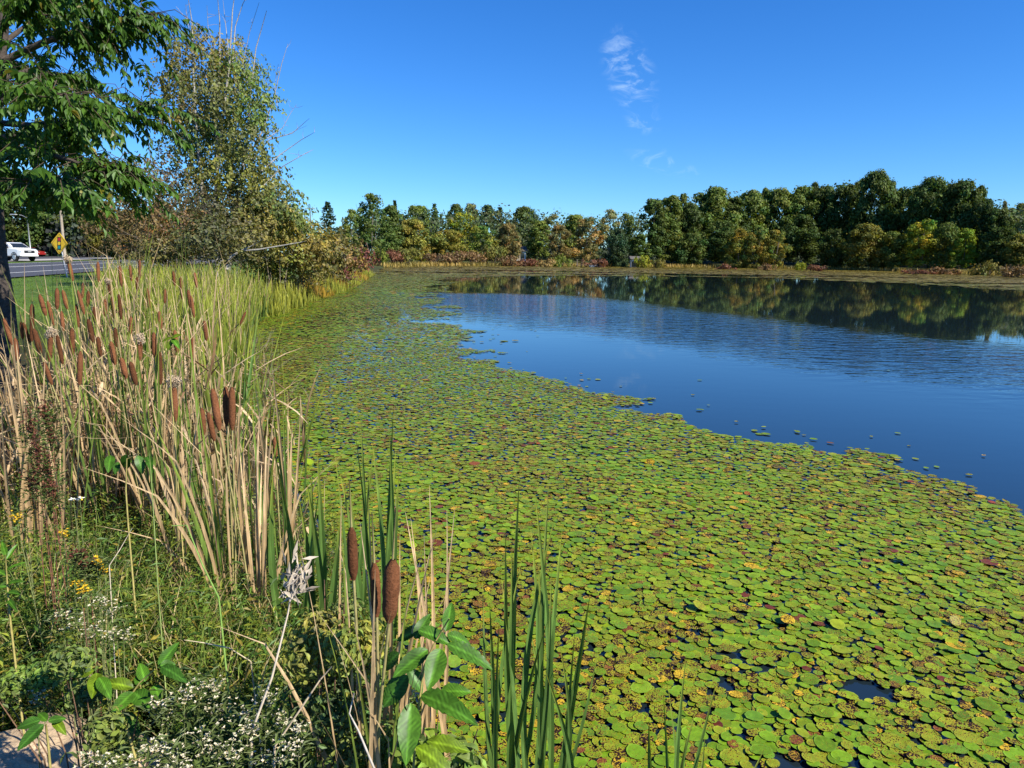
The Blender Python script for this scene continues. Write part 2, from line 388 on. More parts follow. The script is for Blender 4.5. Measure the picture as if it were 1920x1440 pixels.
def pad_material():
    m, t, out = mat('lily_pad_skin')
    b = N(t, 'ShaderNodeBsdfPrincipled'); b.inputs['Roughness'].default_value = .5; b.inputs['Specular IOR Level'].default_value = .14
    a = N(t, 'ShaderNodeAttribute', attribute_name='Col'); g = N(t, 'ShaderNodeNewGeometry')
    n0 = N(t, 'ShaderNodeTexNoise'); n0.inputs['Scale'].default_value = 30; n0.inputs['Detail'].default_value = 5; L(t, g.outputs['Position'], n0.inputs['Vector'])
    v = N(t, 'ShaderNodeTexVoronoi'); v.inputs['Scale'].default_value = 120
    wv = N(t, 'ShaderNodeVectorMath', operation='MULTIPLY_ADD'); wv.inputs[1].default_value = (.03, .03, 0)
    L(t, n0.outputs['Color'], wv.inputs[0]); L(t, g.outputs['Position'], wv.inputs[2]); L(t, wv.outputs[0], v.inputs['Vector'])
    n1 = N(t, 'ShaderNodeTexNoise'); n1.inputs['Scale'].default_value = 17; n1.inputs['Detail'].default_value = 2; L(t, g.outputs['Position'], n1.inputs['Vector'])
    # decay (in the attribute's alpha) decides how far the eaten spots spread
    d1 = N(t, 'ShaderNodeMath', operation='MULTIPLY'); L(t, a.outputs['Alpha'], d1.inputs[0]); L(t, n1.outputs[0], d1.inputs[1])
    e = N(t, 'ShaderNodeMath', operation='SUBTRACT'); L(t, d1.outputs[0], e.inputs[0]); L(t, v.outputs['Distance'], e.inputs[1])
    halo = N(t, 'ShaderNodeMapRange'); halo.inputs[1].default_value = -.24; halo.inputs[2].default_value = -.02; L(t, e.outputs[0], halo.inputs[0])
    core = N(t, 'ShaderNodeMapRange'); core.inputs[1].default_value = -.04; core.inputs[2].default_value = .03; L(t, e.outputs[0], core.inputs[0])
    vr = N(t, 'ShaderNodeMapRange'); vr.inputs[1].default_value = .3; vr.inputs[2].default_value = .7; vr.inputs[3].default_value = .78; vr.inputs[4].default_value = 1.22; L(t, n0.outputs[0], vr.inputs[0])
    sc = N(t, 'ShaderNodeVectorMath', operation='SCALE'); L(t, a.outputs['Color'], sc.inputs[0]); L(t, vr.outputs[0], sc.inputs['Scale'])
    m1 = N(t, 'ShaderNodeMix', data_type='RGBA'); m1.inputs[7].default_value = (.40, .27, .02, 1)
    hk = N(t, 'ShaderNodeMath', operation='MULTIPLY'); L(t, halo.outputs[0], hk.inputs[0]); L(t, a.outputs['Alpha'], hk.inputs[1]); 
    L(t, hk.outputs[0], m1.inputs[0]); L(t, sc.outputs[0], m1.inputs[6])
    m2 = N(t, 'ShaderNodeMix', data_type='RGBA'); m2.inputs[7].default_value = (.022, .009, .006, 1)
    L(t, core.outputs[0], m2.inputs[0]); L(t, m1.outputs[2], m2.inputs[6])
    L(t, m2.outputs[2], b.inputs['Base Color'])
    bp = N(t, 'ShaderNodeBump'); bp.inputs['Distance'].default_value = .004; bp.inputs['Strength'].default_value = .6; L(t, n0.outputs[0], bp.inputs['Height']); L(t, bp.outputs[0], b.inputs['Normal'])
    L(t, b.outputs[0], out.inputs[0])
    return m
M_GROUND, M_WATER, M_PAD = ground_material(), water_material(), pad_material()
M_ASPHALT = plain('asphalt', (.05, .05, .058), .85, noise=(6, .25))
M_LINE = plain('road_paint', (.75, .75, .72), .7, noise=(5, .15))
M_CONC = plain('concrete', (.36, .34, .3), .9, noise=(3, .2))

# ------------------------------------------------------------------ the shape of the place
left_shore = [(700, 1150), (620, 1010), (545, 900), (480, 800), (446, 715), (448, 650), (475, 598), (560, 566), (640, 543), (690, 516), (722, 501.5)]
far_shore = [(820, 499), (1000, 499), (1300, 501.5), (1500, 504.5), (1640, 508), (1780, 512), (1925, 519)]
POND = np.array([tuple(onz(*p)[:2]) for p in left_shore + far_shore] +
                [(105, 80), (112, 40), (85, 5), (40, -9), (14, -4), (4, .3), (1.7, 1.5), (.5, 2.1), (-.2, 2.75)])
open_px = [(826, 521), (1000, 517.5), (1250, 518), (1450, 521), (1560, 527), (1700, 531), (1925, 546), (2300, 568),
           (2300, 1130), (1925, 964), (1850, 926), (1790, 896), (1700, 868), (1640, 852), (1545, 850), (1520, 832), (1400, 823), (1300, 799), (1240, 783), (1172, 768),
           (1205, 747), (1130, 738), (1060, 728), (1052, 710), (960, 698), (925, 690), (880, 666), (906, 640), (880, 622), (798, 605), (842, 590), (815, 560), (812, 538)]
OPEN = np.array([tuple(onz(*p)[:2]) for p in open_px])

def ground_z(x, y):
    x = np.asarray(x, float); y = np.asarray(y, float)
    d = dist_poly(x, y, POND); ins = in_poly(x, y, POND)
    sm = lambda v, a, b: (lambda q: q * q * (3 - 2 * q))(np.clip((v - a) / (b - a), 0, 1))
    a = .62 * (1 - sm(y, 2.4, 3.6)) + .28 * sm(y, 2.4, 3.6)
    z = a * (1 - np.exp(-d / .8)) + (.74 - a) * sm(d, 2.5, 7)
    z = z + .035 * np.clip(d - 12, 0, 140) * sm(y, 110, 160) * sm(x, -60, -25) + (vnoise(x, y, 1.3, 3) - .5) * .12 * sm(d, .2, 1) * (1 - sm(d, 6, 9))
    return np.where(ins, -.55 * (1 - np.exp(-d / .7)) - .02, z)

def axis(lo, hi, fine, grow):
    a = [0.0]; s = fine
    while a[-1] < hi: a.append(a[-1] + s); s *= grow
    b = [0.0]; s = fine
    while b[-1] > lo: b.append(b[-1] - s); s *= grow
    return np.array(b[:0:-1] + a)
gx, gy = axis(-900, 900, .12, 1.032), axis(-200, 1500, .14, 1.026)
GX, GY = np.meshgrid(gx, gy)
GZ = ground_z(GX, GY)
ny, nx = GX.shape
idx = np.arange(nx * ny).reshape(ny, nx)
F = np.stack([idx[:-1, :-1], idx[:-1, 1:], idx[1:, 1:], idx[1:, :-1]], -1).reshape(-1, 4)
dd = dist_poly(GX, GY, POND)
soil = np.array([.035, .026, .014]); turf = np.array([.075, .13, .02]); far_ = np.array([.05, .06, .02])
k = np.clip((dd - 3.2) / 2.0, 0, 1)[..., None]; kf = np.clip((GY - 70) / 40, 0, 1)[..., None]
GC = soil * (1 - k) + turf * k; GC = GC * (1 - kf) + far_ * kf
tag(MB().add(np.stack([GX, GY, GZ], -1).reshape(-1, 3), F, GC.reshape(-1, 3)).build('ground', M_GROUND, smooth=True), 'sloping bank, lawn and woodland soil round the pond', kind='structure')

# water: the pond's own outline, a little under the bank
wp = np.array(POND)
cw = np.array([20.0, 60.0])
mbw = MB(); mbw.add([(-60, -20, 0), (140, -20, 0), (140, 230, 0), (-60, 230, 0)], [(0, 1, 2, 3)])
tag(mbw.build('pond_water', M_WATER), 'still blue pond reflecting sky and woods', kind='structure')

# road beyond the lawn: it runs away from the viewer, offsets measured across it
def ribbon(name, m, o0, o1, z, label, y0=-40, y1=420, slope=-.22, sub=None, parent=None):
    v = [(o0 + slope * y0, y0, z), (o1 + slope * y0, y0, z), (o1 + slope * y1, y1, z), (o0 + slope * y1, y1, z)]
    o = MB().add(v, [(3, 2, 1, 0)]).build(name, m, parent)
    return o if parent is not None else tag(o, label, kind='structure')
road = ribbon('road', M_ASPHALT, -16.4, -31.2, .80, 'dark two-way asphalt road beyond the lawn')
for o0, o1 in ((-19.25, -19.42), (-25.0, -25.14), (-25.42, -25.56), (-30.4, -30.55)):
    ribbon('painted_line', M_LINE, o0, o1, .804, '', parent=road)
ribbon('pavement', M_CONC, -35.5, -41.0, .80, 'pale concrete apron where the white truck stands')
ribbon('side_road', M_ASPHALT, -41.0, -52.0, .803, 'second asphalt carriageway behind the white truck')

# ------------------------------------------------------------------ lily pads
def pad_mesh(k, r=R, lift=.05, tint=None, decay=0.3, ring=True):
    """one floating pad of unit diameter: an uneven oval with a slightly raised rim"""
    th = np.arange(k) * 2 * math.pi / k
    rad = .5 * (1 + .05 * np.sin(2 * th + r.uniform(0, 6)) + .03 * np.sin(3 * th + r.uniform(0, 6)) + r.normal(0, .012, k))
    V = [(0, 0, 0)]
    if ring:
        V += [(.84 * q * math.cos(t), .84 * q * math.sin(t), .01 + r.normal(0, .006)) for q, t in zip(rad, th)]
    V += [(q * math.cos(t), q * math.sin(t), lift * (.4 + .6 * r.random())) for q, t in zip(rad, th)]
    F = [(0, 1 + i, 1 + (i + 1) % k) for i in range(k)]
    if ring: F += [(1 + i, 1 + k + i, 1 + k + (i + 1) % k, 1 + (i + 1) % k) for i in range(k)]
    return np.array(V), F

def pad_field(rmin, rmax, s, size, seed):
    r = np.random.default_rng(seed)
    y0, y1 = rmin * .6, rmax
    ys = np.arange(y0, y1, s * .866); out = []
    X = []; Y = []
    for i, yy in enumerate(ys):
        hw = yy * .95 + 3
        xs = np.arange(-hw, hw, s) + (i % 2) * s / 2
        X.append(xs); Y.append(np.full(len(xs), yy))
    X = np.concatenate(X); Y = np.concatenate(Y)
    X = X + r.normal(0, s * .24, len(X)); Y = Y + r.normal(0, s * .24, len(Y))
    rr = np.hypot(X, Y)
    ok = (rr >= rmin) & (rr < rmax)
    X, Y, rr = X[ok], Y[ok], rr[ok]
    # ragged edge of the mat, holes in it
    jx = (vnoise(X, Y, .9, 5) - .5) * .9 + (vnoise(X, Y, .25, 6) - .5) * .5
    jy = (vnoise(X, Y, .9, 7) - .5) * .9 + (vnoise(X, Y, .25, 8) - .5) * .5
    sc = np.clip(rr / 12, .7, 4)
    inp = in_poly(X + jx * sc, Y + jy * sc, OPEN)
    stray = inp & (rr < 40) & (r.random(len(X)) < .02 * np.exp(-dist_poly(X, Y, OPEN) / (.25 + rr * .03))) 
    ok = in_poly(X, Y, POND) & (~inp | stray)
    X, Y, rr = X[ok], Y[ok], rr[ok]
    hole = vnoise(X, Y, .3, 21) * .45 + vnoise(X, Y, 1.5, 22) * .3 + vnoise(X, Y, .14, 23) * .25
    far = np.clip((rr - 85) / 20, 0, 1)
    band = vnoise(X * .12, Y, 3.2, 33)
    edge = dist_poly(X, Y, OPEN)
    thin = r.random(len(X)) < np.clip((rr - 9) / 10, 0, 1) * (.04 + .34 * np.clip((vnoise(X, Y * .6, 3.0, 24) - .6) * 3, 0, 1)) * (rr < 70)
    ok = (hole < .815) & ~thin & ~((rr > 60) & (band > .66) & (edge < 26) & (edge > 1.5))
    return X[ok], Y[ok]

GREENS = np.array([(.115, .215, .010), (.14, .235, .011), (.085, .18, .014), (.16, .24, .010), (.10, .19, .008), (.19, .235, .014)])
def pad_looks(X, Y, r):
    n = len(X)
    c = GREENS[r.integers(0, len(GREENS), n)] * r.uniform(.8, 1.2, (n, 1))
    patch = vnoise(X, Y, .5, 41) * .6 + vnoise(X, Y, 2.2, 42) * .4
    q = r.random(n)
    decay = np.clip(.25 + .85 * r.random(n) ** 1.4 + (patch - .5) * .7, 0.05, 1.1)
    yel = (q < .035 + .10 * np.clip(patch - .45, 0, 1)); red = (q > .985 - .05 * np.clip(patch - .5, 0, 1)); brn = (q > .955) & ~red
    c[yel] = np.array([.46, .30, .02]) * r.uniform(.75, 1.1, (yel.sum(), 1)); decay[yel] = r.uniform(.7, 1.15, yel.sum())
    c[red] = np.array([.12, .028, .018]) * r.uniform(.7, 1.2, (red.sum(), 1))
    c[brn] = np.array([.07, .03, .018]) * r.uniform(.7, 1.2, (brn.sum(), 1)); decay[brn] = r.uniform(.8, 1.2, brn.sum())
    return c, decay, yel, red | brn

stuff_pads = MB()
NEAR = []                                     # candidates for pads of their own
for rmin, rmax, s, size, kk, seed in ((2.0, 7.5, .048, .075, 9, 1), (7.5, 17, .058, .085, 7, 2), (17, 36, .10, .145, 6, 3), (36, 75, .20, .29, 6, 4), (75, 240, .62, .9, 6, 5)):
    r = np.random.default_rng(100 + seed)
    X, Y = pad_field(rmin, rmax, s, size, seed)
    n = len(X)
    c, decay, yel, brn = pad_looks(X, Y, r)
    dia = size * r.uniform(.6, 1.0, n) * np.where(r.random(n) < .22, r.uniform(1.15, 1.75, n), 1)
    far = rmax > 30
    tilt = r.normal(0, .028 if rmin < 30 else .02, (n, 2))
    fd = np.clip((np.hypot(X, Y) - 40) / 60, 0, 1)[:, None]; c = c * (1 - fd) + np.array([.175, .15, .03]) * r.uniform(.6, 1.3, (n, 1)) * fd
    md = np.clip((np.hypot(X, Y) - 9) / 14, 0, 1)[:, None]; c = c * (1 - .15 * md * r.random((n, 1)))
    if seed <= 2:
        curl = (r.random(n) < .012); tilt[curl] += r.normal(0, .35, (curl.sum(), 2)); c[curl & brn] = (.2, .03, .02)
    Z = np.stack([tilt[:, 0], tilt[:, 1], np.ones(n)], -1)
    ang = r.uniform(0, 2 * math.pi, n)
    Yv = np.stack([np.cos(ang), np.sin(ang), np.zeros(n)], -1)
    Zp = .006 + r.uniform(0, .015, n) * (1 if rmin < 30 else 1.5) + np.abs(tilt).sum(1) * dia * .3
    P = np.stack([X, Y, Zp], -1)
    S = np.stack([dia * r.uniform(.7, .95, n), dia, dia], -1)
    sel = np.zeros(n, bool)
    if seed == 1:
        px, py, d = to_px(P)
        vis = (px > 975) & (px < 1935) & (py < 1455)
        order = np.where(vis)[0][np.argsort(-py[vis])][:300]
        sel[order] = True
        NEAR = [(P[i], ang[i], tilt[i], S[i], yel[i], brn[i], decay[i], c[i]) for i in order]
    for var in range(4):
        tv, tf = pad_mesh(kk, r, lift=.022 if seed < 3 else .015, ring=seed == 1)
        m = (np.arange(n) % 4 == var) & ~sel
        V, Fs, kv = inst(tv, tf, P[m], Yv[m], Z[m], S[m])
        Cc = np.repeat(np.concatenate([c[m], decay[m][:, None]], 1), kv, 0)
        if seed == 1:
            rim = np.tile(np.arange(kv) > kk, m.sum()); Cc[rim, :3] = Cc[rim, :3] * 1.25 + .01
        stuff_pads.add(V, Fs, Cc)
tag(stuff_pads.build('lily_pad_mat', M_PAD), 'dense mat of small green lily pads covering the pond beyond the nearest ones', 'lily pads', kind='stuff')

variants = {}
for key in ('green', 'yellow', 'brown'):
    for q in range(8):
        tv, tf = pad_mesh(14, R, lift=.025)
        if key == 'green': c = GREENS[q % 6] * R.uniform(.85, 1.15); dk = [.25, .9, .45, .75, .3, .6, 1.0, .5][q]
        elif key == 'yellow': c = np.array([.46, .30, .02]) * R.uniform(.8, 1.1); dk = R.uniform(.75, 1.1)
        else: c = np.array([(.12, .028, .018), (.07, .03, .018)][q % 2]) * R.uniform(.8, 1.2); dk = R.uniform(.7, 1.1)
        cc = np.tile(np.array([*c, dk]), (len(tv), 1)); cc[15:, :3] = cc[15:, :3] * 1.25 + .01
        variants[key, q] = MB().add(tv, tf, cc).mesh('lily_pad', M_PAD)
PADLABEL = {'green': 'small oval green lily pad floating by the near rim of the mat',
            'yellow': 'yellowed and eaten lily pad floating by the near rim of the mat',
            'brown': 'reddish brown rotting lily pad floating by the near rim of the mat'}
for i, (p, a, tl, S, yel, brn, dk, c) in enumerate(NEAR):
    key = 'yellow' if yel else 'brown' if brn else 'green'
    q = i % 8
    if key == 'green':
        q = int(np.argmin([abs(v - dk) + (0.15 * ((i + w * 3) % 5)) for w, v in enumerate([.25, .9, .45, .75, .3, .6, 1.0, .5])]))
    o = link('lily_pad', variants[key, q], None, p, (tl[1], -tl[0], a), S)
    lab = PADLABEL[key]
    if key == 'green': lab = ['clean yellow-green', 'badly eaten green', 'plain dark green', 'heavily spotted green', 'clean bright green', 'spotted deep green', 'riddled pale green', 'lightly spotted green'][q] + ' lily pad floating by the near rim of the mat'
    tag(o, lab, 'lily pad', 'lily pads along the near rim')

# ------------------------------------------------------------------ trees
def lobed_crown(mb, lobes, n, leaf, r, tint=(1, 1, 1), shell=(.55, 1.08), up_bias=.25, var=.28, tmpl=CARD, hue=.10, droop=0.0, aspect=(.6, 1), face=.3, spray=None):
    if spray: n = n // spray[0]
    lobes = np.asarray(lobes, float)           # x y z rx ry rz
    wgt = (lobes[:, 3] * lobes[:, 4] * lobes[:, 5]) ** (2 / 3); wgt /= wgt.sum()
    li = r.choice(len(lobes), n, p=wgt)
    d = norm(r.normal(size=(n, 3)) + np.array([0, 0, up_bias]))
    rad = r.uniform(shell[0] ** 2, shell[1] ** 2, n) ** .5 * np.where(r.random(n) < .22, r.uniform(1, 1.55, n), 1)
    Lb = lobes[li]
    P = Lb[:, :3] + d * Lb[:, 3:] * rad[:, None]
    if spray:                                  # leaves strung along short twigs
        k, ln, dn = spray
        ax = norm(d * .6 + r.normal(0, .5, (n, 3)) + np.array([0, 0, dn])) * (ln * r.uniform(.5, 1.3, (n, 1)))
        t = np.tile(np.linspace(0, 1, k), n)[:, None]
        P = np.repeat(P, k, 0) + np.repeat(ax, k, 0) * t + r.normal(0, leaf * .35, (n * k, 3))
        d, li = np.repeat(d, k, 0), np.repeat(li, k); n = n * k
    Y = norm(np.cross(d, r.normal(size=(n, 3))) + np.array([0, 0, -droop]))
    Z = norm(d * (1 - face) + np.array([.25, -.1, 1.0]) * face + r.normal(0, .4, (n, 3)))
    sz = leaf * r.uniform(.65, 1.35, n)
    S = np.stack([sz * r.uniform(*aspect, n), sz, sz], -1)
    V, Fs, kv = inst(*tmpl, P, Y, Z, S)
    lt = r.uniform(1 - var * .6, 1 + var * .6, len(lobes))[li]
    lh = r.normal(0, hue, len(lobes))[li]
    c = np.stack([1 + lh + r.normal(0, .06, n), np.ones(n) + r.normal(0, .05, n), 1 - lh * .5 + r.normal(0, .05, n)], -1) * (lt * r.uniform(1 - var, 1 + var, n))[:, None] * np.array(tint)
    mb.add(V, Fs, np.repeat(np.clip(c, .05, 4), kv, 0))

def round_lobes(r, H, rad, base, n, top_flat=.0, wob=.22):
    out = []; ph = r.uniform(0, 6.283)
    for i in range(n):
        t = (i + r.random()) / n
        z = base + (H - base) * (t ** .85)
        env = rad * max(.22, math.sin(math.pi * min(1, (.22 + .76 * t))) ** .6)
        a = r.uniform(0, 6.283) + i * 2.4
        q = env * r.random() ** .4 * .92 * (1 + wob * math.sin(a + ph)) * (1.22 if r.random() < .16 else 1)
        s = rad * r.uniform(.13, .30) * (1.1 - .3 * t)
        out.append((q * math.cos(a), q * math.sin(a), min(z, H - s * .75), s * r.uniform(.9, 1.25), s * r.uniform(.9, 1.25), s * r.uniform(.7, .95)))
    return out
def trunk_mesh(r, H, rad, base, limbs=6, color=(.06, .05, .04), spread=.6, forks=1):
    mb = MB(); c = np.array(color)
    for f in range(forks):
        off = np.array([0, 0, 0.]) if forks == 1 else np.array([r.normal(0, .25), r.normal(0, .25), 0])
        lean = r.normal(0, .04 if forks == 1 else .14, 2)
        P = np.array([off + np.array([lean[0] * z + r.normal(0, .02) * z ** .5, lean[1] * z, z]) for z in np.linspace(-.4, H * .85, 7)])
        mb.tube(P, np.linspace(rad, rad * .2, 7) / (1 if forks == 1 else 1.5), c, 7)
        for i in range(limbs):
            k0 = r.uniform(max(.18, base / H), .8); q = P[0] + (P[-1] - P[0]) * k0
            a = r.uniform(0, 6.283); ln = H * r.uniform(.16, .32) * spread / .6
            e = q + np.array([math.cos(a) * ln * .8, math.sin(a) * ln * .8, ln * .75])
            mid = (q + e) / 2 + r.normal(0, .06 * ln, 3)
            mb.tube([q, mid, e], [rad * .38, rad * .24, rad * .07], c, 5)
    return mb
TREE = {}
def tree_kind(kind, seed):
    if (kind, seed) in TREE: return TREE[kind, seed]
    r = np.random.default_rng(900 + seed * 17 + hash_(kind))
    H = 15.0; mb = MB()
    if kind == 'oak':                          # broad dense round crown
        lobed_crown(mb, round_lobes(r, H, 4.9, 1.6, 95), 13000, .38, r, shell=(.2, 1.25), var=.4); tr = trunk_mesh(r, H, .32, 3.0)
    elif kind == 'tall':                       # taller narrower crown
        lobed_crown(mb, round_lobes(r, H, 3.6, 1.6, 75), 9000, .36, r, shell=(.2, 1.25), var=.4); tr = trunk_mesh(r, H, .25, 3.0)
    elif kind == 'airy':                       # thin crown, pale stems show
        lobed_crown(mb, round_lobes(r, H, 4.2, 3.4, 45), 3600, .36, r, shell=(.3, 1.2)); tr = trunk_mesh(r, H, .17, 3.0, 9, (.19, .17, .14), .8, 4)
    elif kind == 'maple':                      # low branched, foliage to the ground
        lobed_crown(mb, round_lobes(r, H, 6.0, .8, 85), 12000, .44, r, shell=(.2, 1.25), var=.4, hue=.15); tr = trunk_mesh(r, H, .25, 2.0, 8, (.1, .085, .07))
    elif kind == 'stemmy':                     # several stems with leaves between
        lobed_crown(mb, round_lobes(r, H, 4.6, 1.6, 60), 7000, .38, r, shell=(.3, 1.25), var=.42, hue=.2); tr = trunk_mesh(r, H, .18, 2.0, 7, (.17, .15, .12), .6, 5)
    else:                                      # spruce or pine
        loose = kind == 'pine'
        P, Y, Z = [], [], []
        nl = 26 if not loose else 20
        for i in range(nl):
            t = i / (nl - 1); z = 1.2 + (H - 1.4) * t; env = (3.3 if not loose else 3.9) * (1 - t) ** (.8 if not loose else .6) * r.uniform(.75, 1.15) + .12
            for b in range(int(9 - 4 * t)):
                a = r.uniform(0, 6.283); m = 16
                q = np.linspace(.1, 1, m) * env
                dz = -.25 * q + .05 * q * q if not loose else .12 * q
                P.append(np.stack([q * math.cos(a), q * math.sin(a), z + dz], -1) + r.normal(0, .12, (m, 3)))
                Y.append(np.tile([math.cos(a), math.sin(a), -.15], (m, 1)) + r.normal(0, .5, (m, 3))); Z.append(np.tile([0, 0, 1.], (m, 1)) + r.normal(0, .35, (m, 3)))
        P, Y, Z = map(np.concatenate, (P, Y, Z)); n = len(P)
        S = np.stack([r.uniform(.25, .45, n), r.uniform(.5, .9, n), np.full(n, .5)], -1)
        V, Fs, kv = inst(*CARD, P, Y, Z, S)
        mb.add(V, Fs, np.repeat(np.clip(r.normal(1, .22, (n, 1)), .4, 1.7) * np.ones((1, 3)), kv, 0)); tr = trunk_mesh(r, H, .2, 9, 0)
    TREE[kind, seed] = (mb.mesh('crown', M_FAR), tr.mesh('trunk', M_BARK, True))
    return TREE[kind, seed]
def hash_(s): return sum(ord(c) * (i + 3) for i, c in enumerate(s)) % 997
NOM_R = {'oak': 5.6, 'tall': 4.1, 'airy': 5.0, 'maple': 6.8, 'stemmy': 5.4, 'spruce': 3.4, 'pine': 3.9}
DK = (.072, .108, .022); MG = (.115, .155, .028); OL = (.175, .17, .03); YG = (.25, .27, .025); RU = (.175, .145, .05); YO = (.225, .215, .034); CO = (.042, .075, .03); BG = (.19, .27, .024); GY = (.15, .16, .06)
SAY = {DK: 'dark green', MG: 'mid green', OL: 'olive', YG: 'yellow-green', RU: 'rust-brown', YO: 'golden yellow', CO: 'blackish green', BG: 'bright green', GY: 'grey-green'}
KIND = {'oak': 'round broad-crowned tree', 'tall': 'tall narrow-crowned tree', 'airy': 'thin-leaved pale-stemmed tree', 'maple': 'bushy low-branched tree', 'stemmy': 'many-stemmed tree', 'spruce': 'pointed conifer', 'pine': 'loose tiered pine'}
TENS = 'twenty thirty forty fifty sixty'.split()
NTH = 'first second third fourth fifth sixth seventh eighth ninth tenth eleventh twelfth thirteenth fourteenth fifteenth sixteenth seventeenth eighteenth nineteenth twentieth twenty-first twenty-second twenty-third twenty-fourth twenty-fifth twenty-sixth twenty-seventh twenty-eighth twenty-ninth thirtieth'.split()
for t_ in TENS[1:]:
    NTH += [t_ + '-' + q for q in NTH[:9]] + [{'thirty': 'fortieth', 'forty': 'fiftieth', 'fifty': 'sixtieth', 'sixty': 'seventieth'}[t_]]
def far_trees(rows, where, group, name='tree'):
    rows = sorted(rows)
    for i, (px, top, hw, kind, col, d) in enumerate(rows):
        base = at(px, 500, d); x, y = base[0], base[1]
        z = float(ground_z(np.array([x]), np.array([y]))[0]) - .1
        H = at(px, top, d)[2] - z
        sx = hw * d / FPX / NOM_R[kind]; sz = H / 15.0
        cr, tr = tree_kind(kind, i % 3)
        o = thing({'spruce': 'spruce_tree', 'pine': 'pine_tree', 'oak': 'oak_tree'}.get(kind, 'tree'), f'{SAY[col]} {KIND[kind]}, {NTH[i]} from road end {where}', 'tree', (x, y, z), (0, 0, random.uniform(0, 6.28)), group)
        k = random.uniform(.85, 1.15) * (1.3 if 'central' in where else 1)
        link('crown', cr, o, scale=(sx, sx, sz), color=tuple(c * k for c in col))
        link('trunk', tr, o, scale=(min(sx, sz), min(sx, sz), sz))

far_trees([(618, 381, 24, 'pine', CO, 120), (640, 425, 14, 'airy', GY, 122), (662, 395, 26, 'airy', MG, 124), (697, 366, 42, 'airy', DK, 126), (735, 388, 28, 'tall', DK, 132), (742, 378, 14, 'spruce', CO, 165),
           (769, 413, 36, 'maple', OL, 146), (787, 388, 38, 'oak', MG, 165), (815, 384, 16, 'spruce', CO, 200), (840, 432, 40, 'maple', OL, 150), (864, 402, 34, 'oak', YG, 164), (855, 385, 24, 'tall', DK, 205),
           (885, 384, 22, 'tall', GY, 205), (905, 425, 30, 'stemmy', MG, 154), (913, 386, 22, 'tall', CO, 205), (935, 390, 20, 'spruce', CO, 205), (952, 421, 27, 'maple', RU, 156), (980, 390, 33, 'oak', DK, 190),
           (1008, 415, 26, 'tall', MG, 165), (1034, 404, 28, 'airy', GY, 170), (1045, 424, 26, 'stemmy', RU, 158), (1074, 404, 28, 'tall', MG, 172), (1102, 409, 32, 'stemmy', RU, 162), (1140, 395, 26, 'airy', GY, 172),
           (1158, 430, 27, 'maple', CO, 153), (1172, 402, 24, 'airy', MG, 172), (1196, 440, 22, 'tall', DK, 160)],
          'of the central far bank', 'trees on the central far bank')
far_trees([(1224, 376, 32, 'tall', DK, 166), (1254, 370, 32, 'tall', MG, 170), (1290, 385, 34, 'oak', DK, 172), (1331, 355, 50, 'oak', MG, 176), (1370, 372, 34, 'tall', DK, 178), (1400, 361, 44, 'oak', MG, 182), (1450, 358, 42, 'oak', MG, 182),
           (1493, 354, 42, 'oak', MG, 182), (1538, 353, 40, 'oak', DK, 180), (1577, 350, 36, 'oak', DK, 176), (1627, 326, 42, 'oak', DK, 168), (1680, 358, 36, 'oak', DK, 168), (1729, 338, 44, 'oak', DK, 160), (1794, 343, 42, 'oak', DK, 155),
           (1832, 376, 32, 'oak', DK, 150), (1862, 394, 34, 'oak', DK, 146), (1905, 384, 40, 'oak', OL, 190), (1955, 388, 40, 'oak', MG, 150), (2025, 372, 46, 'oak', DK, 145), (2105, 366, 50, 'oak', MG, 140), (2190, 360, 52, 'oak', DK, 138), (1868, 379, 10, 'airy', GY, 152), (1275, 366, 18, 'tall', MG, 178), (1425, 356, 16, 'tall', MG, 186), (1515, 346, 16, 'tall', DK, 186), (1600, 340, 20, 'tall', MG, 176), (1655, 342, 22, 'tall', DK, 172), (1705, 352, 20, 'oak', MG, 170), (1762, 350, 26, 'oak', DK, 164), (1822, 352, 18, 'tall', DK, 156)],
          'on the dark wood skyline', 'skyline trees of the dark wood')
far_trees([(1250, 430, 34, 'stemmy', MG, 168), (1295, 438, 34, 'maple', DK, 166), (1345, 415, 36, 'oak', DK, 168), (1384, 429, 26, 'stemmy', YO, 161), (1416, 434, 26, 'stemmy', OL, 160), (1450, 433, 28, 'stemmy', YO, 160), (1500, 405, 40, 'oak', DK, 170), (1556, 432, 30, 'maple', DK, 160),
           (1616, 422, 42, 'maple', OL, 154), (1669, 436, 34, 'maple', MG, 152), (1728, 414, 36, 'stemmy', YG, 147), (1768, 420, 32, 'maple', MG, 145), (1806, 430, 24, 'tall', BG, 140), (1866, 428, 36, 'oak', DK, 136), (1912, 440, 36, 'maple', OL, 132), (1990, 436, 40, 'maple', MG, 130), (2070, 440, 40, 'maple', DK, 128)],
          'at the dark wood foot', 'trees at the foot of the dark wood')
far_trees([(-40, 300, 60, 'oak', DK, 120), (30, 330, 60, 'oak', DK, 122), (95, 350, 55, 'oak', DK, 125), (150, 345, 46, 'oak', MG, 124), (205, 380, 42, 'maple', OL, 100), (255, 395, 40, 'maple', RU, 96), (310, 380, 44, 'oak', DK, 110)],
          'behind the road', 'trees behind the road')

